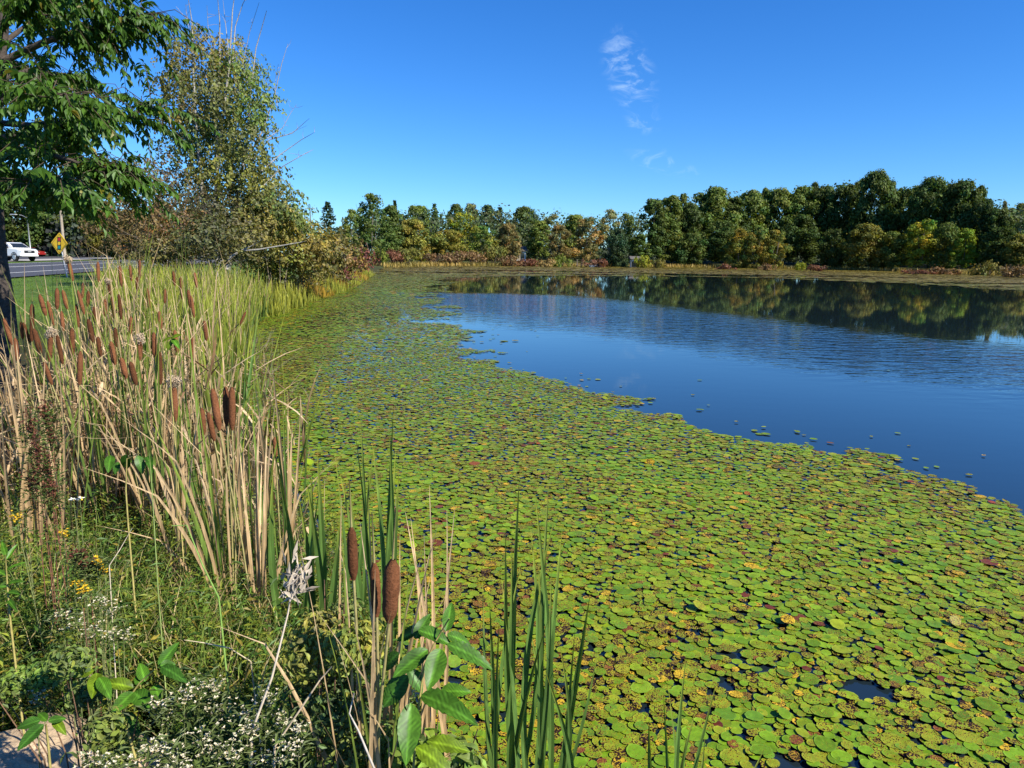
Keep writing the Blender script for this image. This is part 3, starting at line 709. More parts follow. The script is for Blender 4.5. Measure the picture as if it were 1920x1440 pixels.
# the closed mass of the wood behind and below the trees one can tell apart
r = np.random.default_rng(88); mb = MB(); lob = []
for px in np.arange(600, 2420, 9.0):
    top = np.interp(px, [600, 640, 720, 800, 900, 1000, 1100, 1200, 1230, 1330, 1500, 1640, 1750, 1830, 1900, 2060], [462, 425, 398, 398, 396, 400, 412, 400, 382, 366, 360, 350, 354, 378, 394, 394])
    base_d = np.interp(px, [600, 720, 1000, 1300, 1500, 1780, 1925, 2060], [128, 140, 176, 186, 186, 164, 148, 140])
    for k in range(9):
        py = np.interp(k, [0, 8], [500, top + 12]) + r.normal(0, 5); d = base_d + r.uniform(-6, 12) + (4 if k > 4 else 0)
        p = at(px + r.normal(0, 5), py, d); s_ = r.uniform(1.0, 2.2)
        lob.append((*p, s_ * 1.2, s_ * 1.2, s_))
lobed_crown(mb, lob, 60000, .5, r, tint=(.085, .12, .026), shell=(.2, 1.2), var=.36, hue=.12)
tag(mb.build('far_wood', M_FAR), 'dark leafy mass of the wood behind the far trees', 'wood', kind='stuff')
mb = MB(); lob = []
for px in np.arange(-120, 470, 8.0):
    for k in range(5):
        d = np.interp(px, [-120, 470], [132, 112]) + r.uniform(-4, 8); p = at(px, 470 - k * 14 + r.normal(0, 4), d); s_ = r.uniform(1.0, 1.9); lob.append((*p, s_, s_, s_))
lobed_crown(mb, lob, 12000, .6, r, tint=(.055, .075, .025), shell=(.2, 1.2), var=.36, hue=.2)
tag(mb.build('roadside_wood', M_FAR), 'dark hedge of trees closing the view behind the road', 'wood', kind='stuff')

# shrubs along the far bank
SH = {}
def shrub_mesh(seed, n=900, leaf=.11, sparse=False):
    if (seed, n) not in SH:
        r = np.random.default_rng(300 + seed); mb = MB()
        lob = [(r.normal(0, .45), r.normal(0, .45), r.uniform(.3, .75), r.uniform(.22, .42), r.uniform(.22, .42), r.uniform(.18, .32)) for _ in range(14)]
        lobed_crown(mb, lob, n, leaf, r, var=.35, shell=(.5, 1.15))
        st = MB()
        for _ in range(9):
            a = r.uniform(0, 6.283); e = np.array([math.cos(a) * .5, math.sin(a) * .5, r.uniform(.55, .9)])
            st.tube([(0, 0, -.1), e * .5 + (0, 0, .06), e], [.03, .02, .007], (.09, .07, .055), 4)
        SH[seed, n] = (mb.mesh('foliage', M_FAR), st.mesh('stems', M_BARK))
    return SH[seed, n]
def shrubs(rows, where, group, n=900):
    rows = sorted(rows)
    for i, (px, top, by, hw, col, word) in enumerate(rows):
        p = onz(px, by, .25)
        z = float(ground_z(p[0:1], p[1:2])[0]) - .05
        d = (p - CAM) @ fw
        H = at(px, top, d)[2] - z; w = hw * d / FPX
        fo, st = shrub_mesh(i % 5, n)
        o = thing('shrub', f'{word} shrub, {NTH[i]} from the road end {where}', 'shrub', (p[0], p[1], z), (0, 0, random.uniform(0, 6.28)), group)
        link('foliage', fo, o, scale=(w, w, H), color=col); link('branch', st, o, scale=(w, w, H))
RED = (.17, .075, .045); BRN = (.19, .12, .055); TAN = (.28, .20, .07); OLV = (.17, .16, .035); LG = (.15, .19, .03)
shrubs([(735, 468, 497, 22, RED, 'dark red'), (712, 462, 498, 18, LG, 'round green'), (790, 478, 495, 16, YG, 'yellow-green'), (764, 466, 497, 26, OLV, 'olive brown'), (815, 470, 496, 24, BRN, 'rust-brown'), (850, 469, 496, 28, BRN, 'spreading rust-brown'), (886, 470, 496, 26, BRN, 'low rust-brown'),
        (925, 462, 496, 26, OLV, 'olive'), (958, 478, 497, 22, BRN, 'brown'), (990, 480, 497, 20, RED, 'reddish'), (1022, 484, 498, 18, TAN, 'tan'), (1050, 478, 498, 20, LG, 'green'), (1120, 486, 499, 22, RED, 'low reddish'), (1205, 478, 500, 16, YG, 'yellow-green'),
        (1232, 480, 500, 14, OLV, 'grey olive'), (1362, 494, 503, 16, RED, 'low red'), (1436, 494, 504, 14, BRN, 'low brown'), (1500, 492, 505, 10, YG, 'small yellow-green'), (1535, 496, 506, 16, RED, 'low crimson'), (1720, 502, 511, 26, RED, 'low dull red'), (1775, 500, 512, 28, BRN, 'low russet'),
        (1850, 490, 514, 26, OLV, 'olive'), (1900, 498, 517, 24, BRN, 'brown')],
       'along the far water edge', 'shrubs along the far bank')

# golden sedge fringe on the far bank
r = np.random.default_rng(5)
seg = POND[10:19]
fr = MB(); B = []
for (x1, y1), (x2, y2) in zip(seg[:-1], seg[1:]):
    ln = math.hypot(x2 - x1, y2 - y1); n = int(ln * 60)
    t = r.random(n); off = r.uniform(-1.2, 3.6, n); nx_, ny_ = -(y2 - y1) / ln, (x2 - x1) / ln
    B.append(np.stack([x1 + (x2 - x1) * t + nx_ * off, y1 + (y2 - y1) * t + ny_ * off], -1))
B = np.concatenate(B); n = len(B)
gold = vnoise(B[:, 0], B[:, 1], 7, 77)[:, None]
c = np.array([.42, .29, .08]) * gold + np.array([.24, .20, .05]) * (1 - gold); c = c * r.uniform(.6, 1.3, (n, 1))
blades(fr, np.concatenate([B, np.zeros((n, 1))], 1), r.uniform(.35, 1.0, n), r.uniform(0, 6.28, n), r.uniform(0, .35, n), r.uniform(0, .6, n), r.uniform(.05, .14, n), c, c * 1.2, segs=2)
tag(fr.build('far_sedge', M_BLADE), 'golden sedge fringe along the far water edge', 'sedge', kind='stuff')

# ------------------------------------------------------------------ birch and thicket between road and pond
def gz(x, y): return float(ground_z(np.array([x]), np.array([y]))[0])
def pixel_lobes(rows, d, r, depth=1.0):
    out = []
    for px, py, rx, ry in rows:
        dj = d + r.normal(0, depth)
        p = at(px, py, dj); k = dj / FPX
        out.append((*p, rx * k, (rx + ry) / 2 * k * 1.1, ry * k))
    return out
r = np.random.default_rng(77)
BD = 30.0
b0 = at(412, 480, BD); b0[2] = gz(b0[0], b0[1])
birch = thing('birch_tree', 'tall birch with thin olive foliage and bare grey tips over the reeds', 'tree', b0)
def rel(V): return np.asarray(V) - b0
bt = MB()
stems = [[(405, 490), (402, 380), (415, 250), (430, 120), (436, 20), (440, -10)], [(398, 490), (380, 370), (368, 240), (362, 130), (360, 40), (352, -8)], [(420, 490), (440, 390), (462, 280), (470, 170), (480, 90), (500, 20)],
         [(410, 490), (408, 360), (405, 240), (412, 120), (412, 40), (408, -5)]]
for i, s_ in enumerate(stems):
    P = np.array([at(px, py, BD + (i - 1.5) * .25) for px, py in s_]); P[0, 2] = b0[2] - .2
    bt.tube(rel(P), [.08, .07, .058, .04, .022, .01], (.26, .245, .22), 7)
bt.build('trunk', M_BARK, birch, True)
for s_, w in (([(462, 300), (490, 250), (512, 190), (528, 120), (540, 82)], .04), ([(470, 300), (505, 262), (548, 250), (580, 222)], .035), ([(480, 330), (525, 290), (565, 262), (590, 248)], .03), ([(492, 350), (530, 312), (572, 288), (588, 280)], .025),
              ([(436, 120), (441, 50), (455, 8), (462, -6)], .03), ([(430, 110), (424, 55), (418, 0)], .025), ([(470, 170), (455, 120), (468, 60), (486, 4)], .025), ([(362, 90), (352, 40), (348, 8)], .02), ([(405, 100), (390, 50), (388, 10)], .016),
              ([(400, 95), (372, 55), (345, 30), (330, 12)], .02), ([(500, 260), (530, 240), (545, 212), (556, 196)], .018), ([(520, 200), (515, 160), (522, 120)], .014)):
    P = np.array([at(px, py, BD + r.normal(0, .3)) for px, py in s_])
    mb = MB(); mb.tube(rel(P), np.linspace(w, .006, len(P)), (.28, .26, .23), 5)
    for _ in range(6):
        k0 = r.integers(1, len(P)); q = P[k0 - 1] + (P[k0] - P[k0 - 1]) * r.random()
        e = q + np.array([r.normal(0, .25), r.normal(0, .2), r.uniform(-.05, .4)])
        mb.tube(rel([q, (q + e) / 2 + r.normal(0, .03, 3), e]), [.008, .006, .003], (.25, .22, .2), 4)
    mb.build('bare_branch', M_BARK, birch, True)
mb = MB()
lob = pixel_lobes([(370, 100, 48, 50), (330, 130, 32, 40), (420, 105, 45, 40), (455, 130, 40, 45), (390, 170, 60, 48), (345, 200, 45, 45), (440, 200, 55, 48), (480, 200, 30, 42), (400, 250, 60, 48), (460, 265, 45, 45), (350, 270, 42, 40),
                   (430, 315, 60, 42), (480, 320, 38, 42), (385, 330, 55, 40), (500, 360, 42, 38), (450, 375, 60, 40), (525, 385, 38, 34), (400, 400, 60, 42), (490, 415, 55, 38), (545, 395, 20, 28), (440, 440, 60, 36), (360, 380, 40, 34)], BD, r, .8)
lobed_crown(mb, rel_l := [(*rel(np.array(q[:3])), *q[3:]) for q in lob], 36000, .13, r, tint=(.185, .20, .03), shell=(.1, 1.2), tmpl=LEAF4, var=.38, hue=.14, droop=.8, aspect=(.55, .8), up_bias=0, spray=(18, .75, -1.1))
mb.build('crown', M_LEAF, birch)

def thicket(name, label, cat, rows, d, n, leaf, tint, group=None, stems=9, sc=(.14, .11, .08), depth=.8, hue=.12, twigs=0):
    r = np.random.default_rng(hash_(label))
    c = np.array([sum(q[0] for q in rows) / len(rows), 0]); p0 = at(c[0], 480, d); p0[2] = gz(p0[0], p0[1]) - .05
    o = thing(name, label, cat, p0, group=group)
    mb = MB(); lob = pixel_lobes(rows, d, r, depth)
    lobed_crown(mb, [(*(np.array(q[:3]) - p0), *q[3:]) for q in lob], n, leaf, r, tint=tint, shell=(.1, 1.2), tmpl=LEAF4, var=.38, hue=hue, aspect=(.5, .85), spray=(10, .45, .3))
    mb.build('crown', M_LEAF, o)
    st = MB()
    for q in lob[:stems]:
        e = np.array(q[:3]) - p0; b = np.array([e[0] * .35 + r.normal(0, .15), e[1] * .35, -.1])
        st.tube([b, (b + e) / 2 + r.normal(0, .12, 3), e], [.02, .014, .006], sc, 5)
        for _ in range(twigs):
            k0 = r.uniform(.3, 1); a_ = b + (e - b) * k0; e2 = a_ + np.array([r.normal(0, .5), r.normal(0, .3), r.uniform(.1, .9)])
            st.tube([a_, (a_ + e2) / 2 + r.normal(0, .05, 3), e2], [.014, .01, .004], sc, 4)
    st.build('trunk', M_BARK, o, True)
    return o
thicket('tree', 'reddish half-bare small tree under the birch', 'tree', [(255, 350, 45, 36), (300, 330, 40, 34), (330, 375, 50, 38), (285, 395, 55, 38), (230, 400, 45, 36), (345, 425, 48, 34), (260, 440, 55, 34), (395, 395, 40, 34), (205, 440, 40, 30), (310, 455, 50, 30)], 27, 7500, .11, (.185, .125, .05), stems=10, twigs=8, hue=.2)
thicket('shrub', 'dense olive bush just behind the fallen white branch', 'shrub', [(430, 450, 50, 34), (385, 455, 45, 34), (340, 470, 40, 26), (460, 465, 40, 28), (300, 480, 40, 22)], 25, 6500, .115, (.15, .14, .03), stems=5, twigs=4)
thicket('shrub', 'rounded yellow-olive bush with orange tints at the bend of the bank', 'shrub', [(500, 445, 45, 28), (540, 440, 40, 26), (575, 465, 45, 30), (530, 480, 50, 30), (480, 490, 40, 28), (600, 495, 38, 24), (560, 510, 40, 22), (510, 520, 38, 18)], 33, 9500, .15, (.22, .215, .03), stems=6, hue=.11)
thicket('shrub', 'olive bush beyond the yellow one on the bank', 'shrub', [(595, 450, 34, 24), (625, 470, 34, 24), (605, 490, 40, 26), (640, 495, 34, 24), (650, 478, 26, 20), (620, 515, 34, 16)], 44, 6000, .18, (.19, .17, .03), stems=5)
thicket('shrub', 'dark red bush at the tip of the reedy bank', 'shrub', [(660, 480, 24, 17), (680, 488, 22, 15), (645, 500, 22, 15), (668, 500, 20, 10)], 62, 2200, .22, (.19, .08, .04), stems=4)
thicket('shrub', 'small crimson bush by the reed edge', 'shrub', [(650, 522, 16, 14), (642, 530, 10, 9)], 44, 500, .1, (.15, .035, .03), stems=2)
thicket('tree', 'leaning green willow sapling beside the thicket', 'tree', [(480, 400, 30, 30), (520, 415, 30, 26), (550, 425, 24, 22), (505, 440, 30, 22)], 31, 4500, .13, (.23, .23, .03), stems=4)
# fallen pale branch in front of the bushes
fb = MB(); P = [at(px, py, 24.5) for px, py in ((425, 505), (432, 482), (452, 470), (485, 468), (520, 462), (560, 455), (575, 452))]
p0 = np.array(P[0]); fb.tube(np.array(P) - p0, [.06, .05, .04, .032, .026, .016, .008], (.30, .28, .25), 7)
fb.tube(np.array([P[2], at(470, 462, 24.4), at(495, 448, 24.3)]) - p0, [.03, .02, .008], (.30, .28, .25), 6)
tag(fb.build('dead_branch', M_BARK, smooth=True), 'bleached white dead branch leaning out of the thicket', 'branch').location = p0

# ------------------------------------------------------------------ the cherry tree hanging in at the upper edge
r = np.random.default_rng(21)
CD = 8.2
c0 = at(2, 590, CD); c0[2] = gz(c0[0], c0[1]) - .1
cherry = thing('cherry_tree', 'dark-trunked broadleaf tree with drooping glossy leaves hanging over the lawn', 'tree', c0)
relc = lambda V: np.asarray(V) - c0
trk = MB()
P = np.array([c0, at(6, 560, CD), at(-4, 490, CD), at(-12, 380, CD), at(-10, 200, CD + .1), at(5, 50, CD), at(20, -150, CD)])
trk.tube(relc(P), [.14, .115, .10, .095, .085, .065, .045], (.055, .042, .034), 10)
trk.build('trunk', M_BARK, cherry, True)
TW = []                                        # twig polylines
limb = MB()
def branch(pts, w, twigs, spread=.6):
    Q = np.array(pts); twigs = int(twigs * 2.1)
    limb.tube(relc(Q), np.linspace(w * .8, w * .14, len(Q)), (.06, .045, .035), 6)
    ln = np.linspace(0, len(Q) - 1, 40)
    for _ in range(twigs):
        t = r.uniform(.25, 1) * (len(Q) - 1); i = min(int(t), len(Q) - 2)
        a = Q[i] + (Q[i + 1] - Q[i]) * (t - i)
        dr = norm(Q[i + 1] - Q[i]) * .5 + norm(r.normal(size=3) * np.array([1, 1, .45]))
        dr = norm(dr); L_ = r.uniform(.3, .75) * spread / .6
        b = a + dr * L_ * .55 + np.array([0, 0, .04]); e = a + dr * L_ + np.array([0, 0, -.22 * L_ - .04])
        TW.append(np.array([a, b, e]))
J = lambda px, py, dd: at(px, py, CD + dd)
branch([J(-8, 230, 0), J(60, 235, -.4), J(140, 228, -.5), J(205, 232, -.6), J(245, 216, -.6), J(285, 198, -.5)], .05, 26)
branch([J(-8, 300, 0), J(60, 280, -.7), J(130, 300, -1.0), J(180, 320, -1.1), J(215, 330, -1.1)], .05, 26)
branch([J(-6, 120, 0), J(80, 80, -.3), J(140, 60, -.4), J(190, 50, -.4), J(235, 30, -.3), J(262, 30, -.3)], .05, 30)
branch([J(-8, 330, 0), J(40, 330, -.9), J(80, 345, -1.4), J(125, 355, -1.6)], .04, 20)
branch([J(-8, 340, .1), J(60, 345, .5), J(120, 340, .9), J(170, 345, 1.1)], .04, 18)
branch([J(-6, 150, .1), J(60, 130, .6), J(110, 140, 1.1), J(150, 155, 1.4)], .045, 22)
branch([J(-4, 60, 0), J(50, 10, -.8), J(85, -30, -1.3), J(125, -40, -1.5)], .05, 22)
branch([J(-6, 180, 0), J(40, 160, -1.0), J(80, 170, -1.7), J(120, 190, -2.1)], .05, 26)
branch([J(-6, 90, 0), J(60, 40, .4), J(120, -20, .6), J(170, -30, .6)], .04, 18)
branch([J(-8, 250, 0), J(-60, 230, -.6), J(-120, 240, -1)], .05, 16)
branch([J(-6, 110, 0), J(-80, 60, .2), J(-160, 20, .4)], .05, 14)
branch([J(5, 40, 0), J(60, -120, .2), J(120, -220, .3)], .05, 20)
branch([J(20, -120, 0), J(-60, -220, -.3), J(-120, -280, -.3)], .05, 16)
branch([J(-8, 260, .1), J(40, 250, .9), J(80, 255, 1.5), J(120, 265, 1.9)], .045, 24)
limb.build('limb', M_BARK, cherry, True)
tw = MB(); LP, LY, LZ = [], [], []
for T in TW:
    tw.tube(relc(T), [.005, .004, .002], (.07, .05, .03), 4)
    m = int(r.integers(22, 34)); ts = np.linspace(.12, 1, m)
    for q, t in enumerate(ts):
        p = T[0] * (1 - t) ** 2 + 2 * T[1] * t * (1 - t) + T[2] * t * t
        d_ = norm(T[2] - T[0]); sd = norm(np.cross(d_, [0, 0, 1.])) * (1 if q % 2 else -1)
        LP.append(p + r.normal(0, .01, 3)); LY.append(norm(d_ * .55 + sd * .6 + np.array([0, 0, -.75]) + r.normal(0, .22, 3))); LZ.append(norm(np.array([0, 0, 1.]) + d_ * .4 + r.normal(0, .35, 3)))
tw.build('twig', M_BARK, cherry)
LP, LY, LZ = map(np.array, (LP, LY, LZ)); n = len(LP)
sz = r.uniform(.075, .12, n)
col = np.array([.060, .130, .014]) * r.uniform(.65, 1.35, (n, 1)) * np.array([1 + 0 * sz, 1 + 0 * sz, 1 + 0 * sz]).T
odd = r.random(n) < .03; col[odd] = col[odd] * np.array([2.6, 1.1, .9])
px, py, dd_ = to_px(LP)
inview = np.where((px > 5) & (px < 350) & (py > 5) & (py < 430))[0]
big = inview[np.argsort(dd_[inview])][:300]
msk = np.zeros(n, bool); msk[big] = True
V, Fs, kv = inst(*LEAF6, relc(LP[~msk]), LY[~msk], LZ[~msk], np.stack([sz * .40, sz, sz], -1)[~msk])
cr = MB().add(V, Fs, np.repeat(col[~msk], kv, 0)).build('crown', M_LEAF, cherry); cr['kind'] = 'stuff'
leafm = [MB().add(np.array(LEAF6[0]) * np.array([.36 + .05 * q, 1, 1 + .5 * q]), LEAF6[1], (1, 1, 1)).mesh('leaf', M_LEAF) for q in range(3)]
for q, i in enumerate(big):
    Y = LY[i]; X = norm(np.cross(Y, LZ[i])); Z = np.cross(X, Y)
    Mx = Matrix(((X[0], Y[0], Z[0]), (X[1], Y[1], Z[1]), (X[2], Y[2], Z[2])))
    link('leaf', leafm[q % 3], cherry, relc(LP[i]), Mx.to_euler(), sz[i], col[i])

# ------------------------------------------------------------------ reeds and cattails
GRN = np.array([.098, .18, .038]); YEL = np.array([.34, .36, .045]); TANC = np.array([.44, .30, .155]); STRAW = np.array([.58, .42, .25]); BRD = np.array([.16, .09, .045])
def shore_x(y):                                # the bank's edge at a given distance
    q = POND[:11]; return np.interp(y, q[:, 1], q[:, 0])
def scatter_bank(n, y0, y1, d0, d1, r, pw=1.0):
    y = y0 + (y1 - y0) * r.random(n) ** pw
    off = d0 + (d1 - d0) * r.random(n)
    x = shore_x(y) - off
    return np.stack([x, y, ground_z(x, y) - .03], -1), off

r = np.random.default_rng(31)
# dry and green blades of the near stand
mb = MB()
B, off = scatter_bank(5600, 3.4, 9.5, -.35, 5.2, r, 1.15)
px, py, dz_ = to_px(np.stack([B[:, 0], B[:, 1], np.full(len(B), .9)], -1))
lim = np.interp(B[:, 1], [3.2, 4.5, 7, 9.5], [400, 430, 445, 450]); ok = ((px < lim) & ((B[:, 1] > 4.3) | (px > 370))) | ((px < lim + 130) & (px > 330) & (r.random(len(B)) < .12)); ok &= ~((px < 185) & (B[:, 1] > 5.6)); B, off = B[ok], off[ok]
n = len(B); px, py, dz_ = to_px(np.stack([B[:, 0], B[:, 1], np.full(len(B), .9)], -1)); dry = r.random(n) < np.clip(1.12 - (B[:, 1] - 4.3) * .12 - np.clip((px - 180) / 900, 0, .28), .3, .97)
px, py, dz_ = to_px(B + np.array([0, 0, 1.2]))
c0_ = np.where(dry[:, None], TANC, GRN) * r.uniform(.55, 1.25, (n, 1)); c1_ = np.where(dry[:, None], STRAW, YEL * .9) * r.uniform(.6, 1.25, (n, 1))
brown = dry & (r.random(n) < .38); c0_[brown] = BRD * r.uniform(.5, 1.2, (brown.sum(), 1))
kk = np.where(dry & (r.random(n) < .68), r.uniform(.3, .9, n), 2.0); kt = r.uniform(.6, 2.4, n)
blades(mb, B, np.where(dry, r.uniform(.5, 1.42, n), r.uniform(1.1, 1.8, n)) * np.where(B[:, 1] < 4.3, .72, 1) * np.where(px < 230, .84, 1), r.uniform(0, 6.28, n), np.abs(r.normal(0, .15, n)), r.uniform(0, .4, n) * np.where(dry, 1.7, .6), r.uniform(.012, .032, n), c0_, c1_, segs=6, kink=kk, ktilt=kt, faz=r.uniform(0, 6.28, n), twist=1.2)
m = r.integers(0, n, 3600); m = m[dry[m]]; k = len(m)
FB = B[m] + np.stack([r.normal(0, .08, k), r.normal(0, .08, k), r.uniform(.15, 1.25, k)], -1)
cf = np.where(r.random((k, 1)) < .75, STRAW, BRD * 1.5) * r.uniform(.55, 1.2, (k, 1))
blades(mb, FB, r.uniform(.12, .5, k), r.uniform(0, 6.28, k), r.uniform(.4, 2.6, k), r.uniform(-.5, 1.4, k), r.uniform(.008, .022, k), cf, cf * 1.1, segs=4, faz=r.uniform(0, 6.28, k), twist=1.5)
tag(mb.build('dry_reed_bed', M_BLADE), 'tangled bed of tan and green cattail leaves on the near bank', 'reeds', kind='stuff')
# yellow-green stand further along
mb = MB()
B, off = scatter_bank(4800, 8.5, 26, -.3, 4.4, r, 1.0)
px, py, dz_ = to_px(np.stack([B[:, 0], B[:, 1], np.full(len(B), .5)], -1)); ok = px < np.interp(B[:, 1], [8.5, 14, 20, 26], [452, 458, 475, 540]); ok &= px > 195; B, off = B[ok], off[ok]
n = len(B); dry = r.random(n) < .22
c0_ = np.where(dry[:, None], TANC * .7, GRN * .75) * r.uniform(.5, 1.3, (n, 1)); c1_ = np.where(dry[:, None], STRAW * .9, YEL) * r.uniform(.65, 1.3, (n, 1))
blades(mb, B, r.uniform(.9, 1.75, n), r.uniform(0, 6.28, n), np.abs(r.normal(0, .10, n)), r.uniform(0, .5, n), r.uniform(.022, .045, n), c0_, c1_, segs=4, faz=r.uniform(0, 6.28, n), twist=.8)
B, off = scatter_bank(3200, 24, 74, -.7, 1.0, r, 1.3)
n = len(B); c0_ = (np.array([.16, .20, .03]) * r.uniform(.6, 1.2, (n, 1))); c1_ = np.array([.42, .40, .05]) * r.uniform(.6, 1.25, (n, 1))
org = vnoise(B[:, 0], B[:, 1], 4, 9) > .7; c1_[org] *= np.array([1.1, .7, .6]); c0_[org] *= np.array([1.3, .7, .7])
blades(mb, B, r.uniform(.35, .95, n), r.uniform(0, 6.28, n), np.abs(r.normal(0, .08, n)), r.uniform(0, .4, n), r.uniform(.03, .06, n), c0_, c1_, segs=3, faz=r.uniform(0, 6.28, n))
tag(mb.build('green_reed_bed', M_BLADE), 'yellow-green reed belt along the bank toward the bushes', 'reeds', kind='stuff')
# grey tangle of bent dead stems at the water edge
mb = MB(); B, off = scatter_bank(1500, 9.5, 17, -.7, 1.2, r)
n = len(B); c_ = np.array([.34, .29, .2]) * r.uniform(.5, 1.2, (n, 1))
blades(mb, B, r.uniform(.4, 1.1, n), r.normal(-.6, .8, n), r.uniform(.3, 1.3, n), r.uniform(0, .7, n), r.uniform(.008, .014, n), c_, c_, segs=3, faz=r.uniform(0, 6.28, n))
tag(mb.build('dead_stem_tangle', M_BLADE), 'tangle of grey bent dead stems at the water edge by the reeds', 'dead stems', kind='stuff')

# individual cattails: stalk, velvety spike, strap leaves
def leaf_variant(dry, seed):
    r = np.random.default_rng(seed + 500 * dry); mb = MB()
    az = np.zeros(1)
    kw = dict(kink=np.array([r.uniform(.74, .92)]), ktilt=np.array([r.uniform(.3, .9)])) if dry and seed % 3 else {}
    c0, c1 = (TANC * r.uniform(.7, 1.1), STRAW * r.uniform(.8, 1.15)) if dry else (GRN * r.uniform(.75, 1.15), (GRN * .5 + YEL * .5) * r.uniform(.8, 1.2))
    blades(mb, np.zeros((1, 3)), 1.0, az, np.array([r.uniform(.02, .12)]), np.array([r.uniform(.05, .45)]), .015 / 1.3, c0[None], c1[None], segs=9, fold=True, faz=np.array([r.uniform(0, 3.14)]), twist=r.uniform(-1.2, 1.2), **kw)
    return mb.mesh('leaf', M_BLADE)
LEAFV = {(d, s_): leaf_variant(d, s_) for d in (0, 1) for s_ in range(8)}
def spike_mesh(seed, fluffy=0):
    r = np.random.default_rng(seed); mb = MB()
    t = np.linspace(0, 1, 9); prof = np.array([.35, .85, .97, 1, 1, .98, .96, .85, .3]) * (1 + r.normal(0, .03, 9))
    P = np.stack([np.zeros(9), np.zeros(9), t], -1)
    c = np.array([.135, .054, .025]) * r.uniform(.65, 1.3)
    mb.tube(P * np.array([1, 1, 1]), prof * .5, np.tile(c, (9, 1)) * r.uniform(.85, 1.15, (9, 1)), 10)
    return mb.mesh('spike', M_SPIKE, True)
SPIKE = [spike_mesh(s_) for s_ in range(6)]
def fluff_mesh(seed):
    r = np.random.default_rng(seed); mb = MB(); n = 900
    d = norm(r.normal(size=(n, 3))); lump = 1 + .35 * np.sin(d[:, 0] * 4 + seed) * np.cos(d[:, 2] * 3 + 1)
    P = d * (r.uniform(.25, .42, n) * lump)[:, None] * np.array([1, .9, 1.1])
    V, Fs, kv = inst(*LEAF4, P, norm(np.cross(d, r.normal(size=(n, 3)))) + d * .4, d + r.normal(0, .3, (n, 3)), np.stack([np.full(n, .06), r.uniform(.08, .2, n), np.full(n, .1)], -1))
    mb.add(V, Fs, np.repeat(np.array([.55, .43, .30]) * r.uniform(.75, 1.15, (n, 1)), kv, 0)); return mb.mesh('seed_fluff', M_FLUFF)
FLUFF = [fluff_mesh(s_) for s_ in range(3)]
def cattail(px, py, d, ln, wd, label, group=None, lean=None, nleaf=6, dry=.6, tip=.12, hleaf=1.12, fluffy=False, rr=None):
    """px, py the middle of the spike, d its distance along the view axis, ln and wd in metres"""
    r = rr or random
    m_ = at(px, py, d)
    lx, ly = lean if lean else (r.uniform(-.17, .15), r.uniform(-.10, .10))
    x, y = m_[0] - lx * 1.5, m_[1] - ly * 1.5
    z = max(gz(x, y), -.25) - .04
    base = np.array([x, y, z]); ax = norm(m_ - base); H = np.linalg.norm(m_ - base)
    o = thing('cattail', label, 'cattail', base, group=group)
    st = MB(); q = ax * (H + ln / 2 + tip)
    c = np.array([.30, .26, .10]) * r.uniform(.7, 1.1)
    st.tube([np.zeros(3), ax * H * .5 + np.array([r.uniform(-.02, .02), r.uniform(-.02, .02), 0]), ax * (H - ln / 2), ax * (H + ln / 2), q], [.0048, .0042, .0038, .003, .0012], c, 6)
    st.build('stalk', M_STALK, o, True)
    rot = Vector(ax).to_track_quat('Z', 'Y').to_euler()
    link('spike', SPIKE[r.randrange(6)], o, ax * (H - ln / 2), rot, (wd, wd, ln))
    if fluffy:
        link('seed_fluff', FLUFF[r.randrange(3)], o, ax * (H + ln * .45), (r.random(), r.random(), r.random()), (wd * 2.4, wd * 2.4, ln * .5))
    for i in range(nleaf):
        dr = 1 if r.random() < dry else 0
        hh = H * r.uniform(.7, hleaf); ww = r.uniform(.9, 1.35) * (1.3 if d > 2 else .85)
        link('leaf', LEAFV[dr, r.randrange(8)], o, (r.uniform(-.025, .025), r.uniform(-.025, .025), 0), (r.uniform(-.05, .05) - ly * .4, r.uniform(-.05, .05) + lx * .5, r.uniform(0, 6.28)), (ww, ww, hh), tuple([r.uniform(.75, 1.2)] * 3))
    return o
random.seed(5)
HERO = [(405, 768, 2.5, .155, .027, 'tallest sunlit brown cattail with long pointed tip above the bare water side', (-.10, .02)), (424, 762, 2.55, .15, .024, 'cattail with split brown head, inner one of the tight pair', (.02, .0)), (435, 766, 2.52, .16, .026, 'cattail with split brown head, outer one of the tight pair', (.03, .02)),
        (380, 790, 2.75, .11, .024, 'short blunt brown cattail beside the tall pointed one', (-.02, 0)), (396, 800, 2.8, .12, .024, 'brown cattail half hidden under the tall pointed one', (-.12, 0)), (327, 752, 2.8, .17, .026, 'ragged cattail with cottony white seed bursting from its top', (.02, 0)),
        (516, 838, 3.0, .09, .022, 'small orange cattail among straw leaves beside the pads', (0, 0)), (661, 1038, 1.75, .135, .026, 'brown cattail behind a broken straw leaf over the water', (-.02, .04)), (704, 1106, 1.62, .13, .024, 'slim eaten cattail leaning against the fattest one', (-.02, .02)), (733, 1108, 1.56, .15, .037, 'fattest brown cattail with folded straw leaves at the near bank', (.05, -.02)),
        (455, 597, 6.5, .14, .024, 'lone cattail leaning out over the pads', (.45, .05))]
for px, py, d, ln, wd, lab, le in HERO:
    if py < 900 and d < 3.2: d, ln, wd = d * 1.25, ln * 1.22, wd * 1.18
    cattail(px, py, d, ln, wd, lab, lean=le, nleaf=8 if d < 2 else 7, dry=.72, fluffy='cotton' in lab, hleaf=1.18)
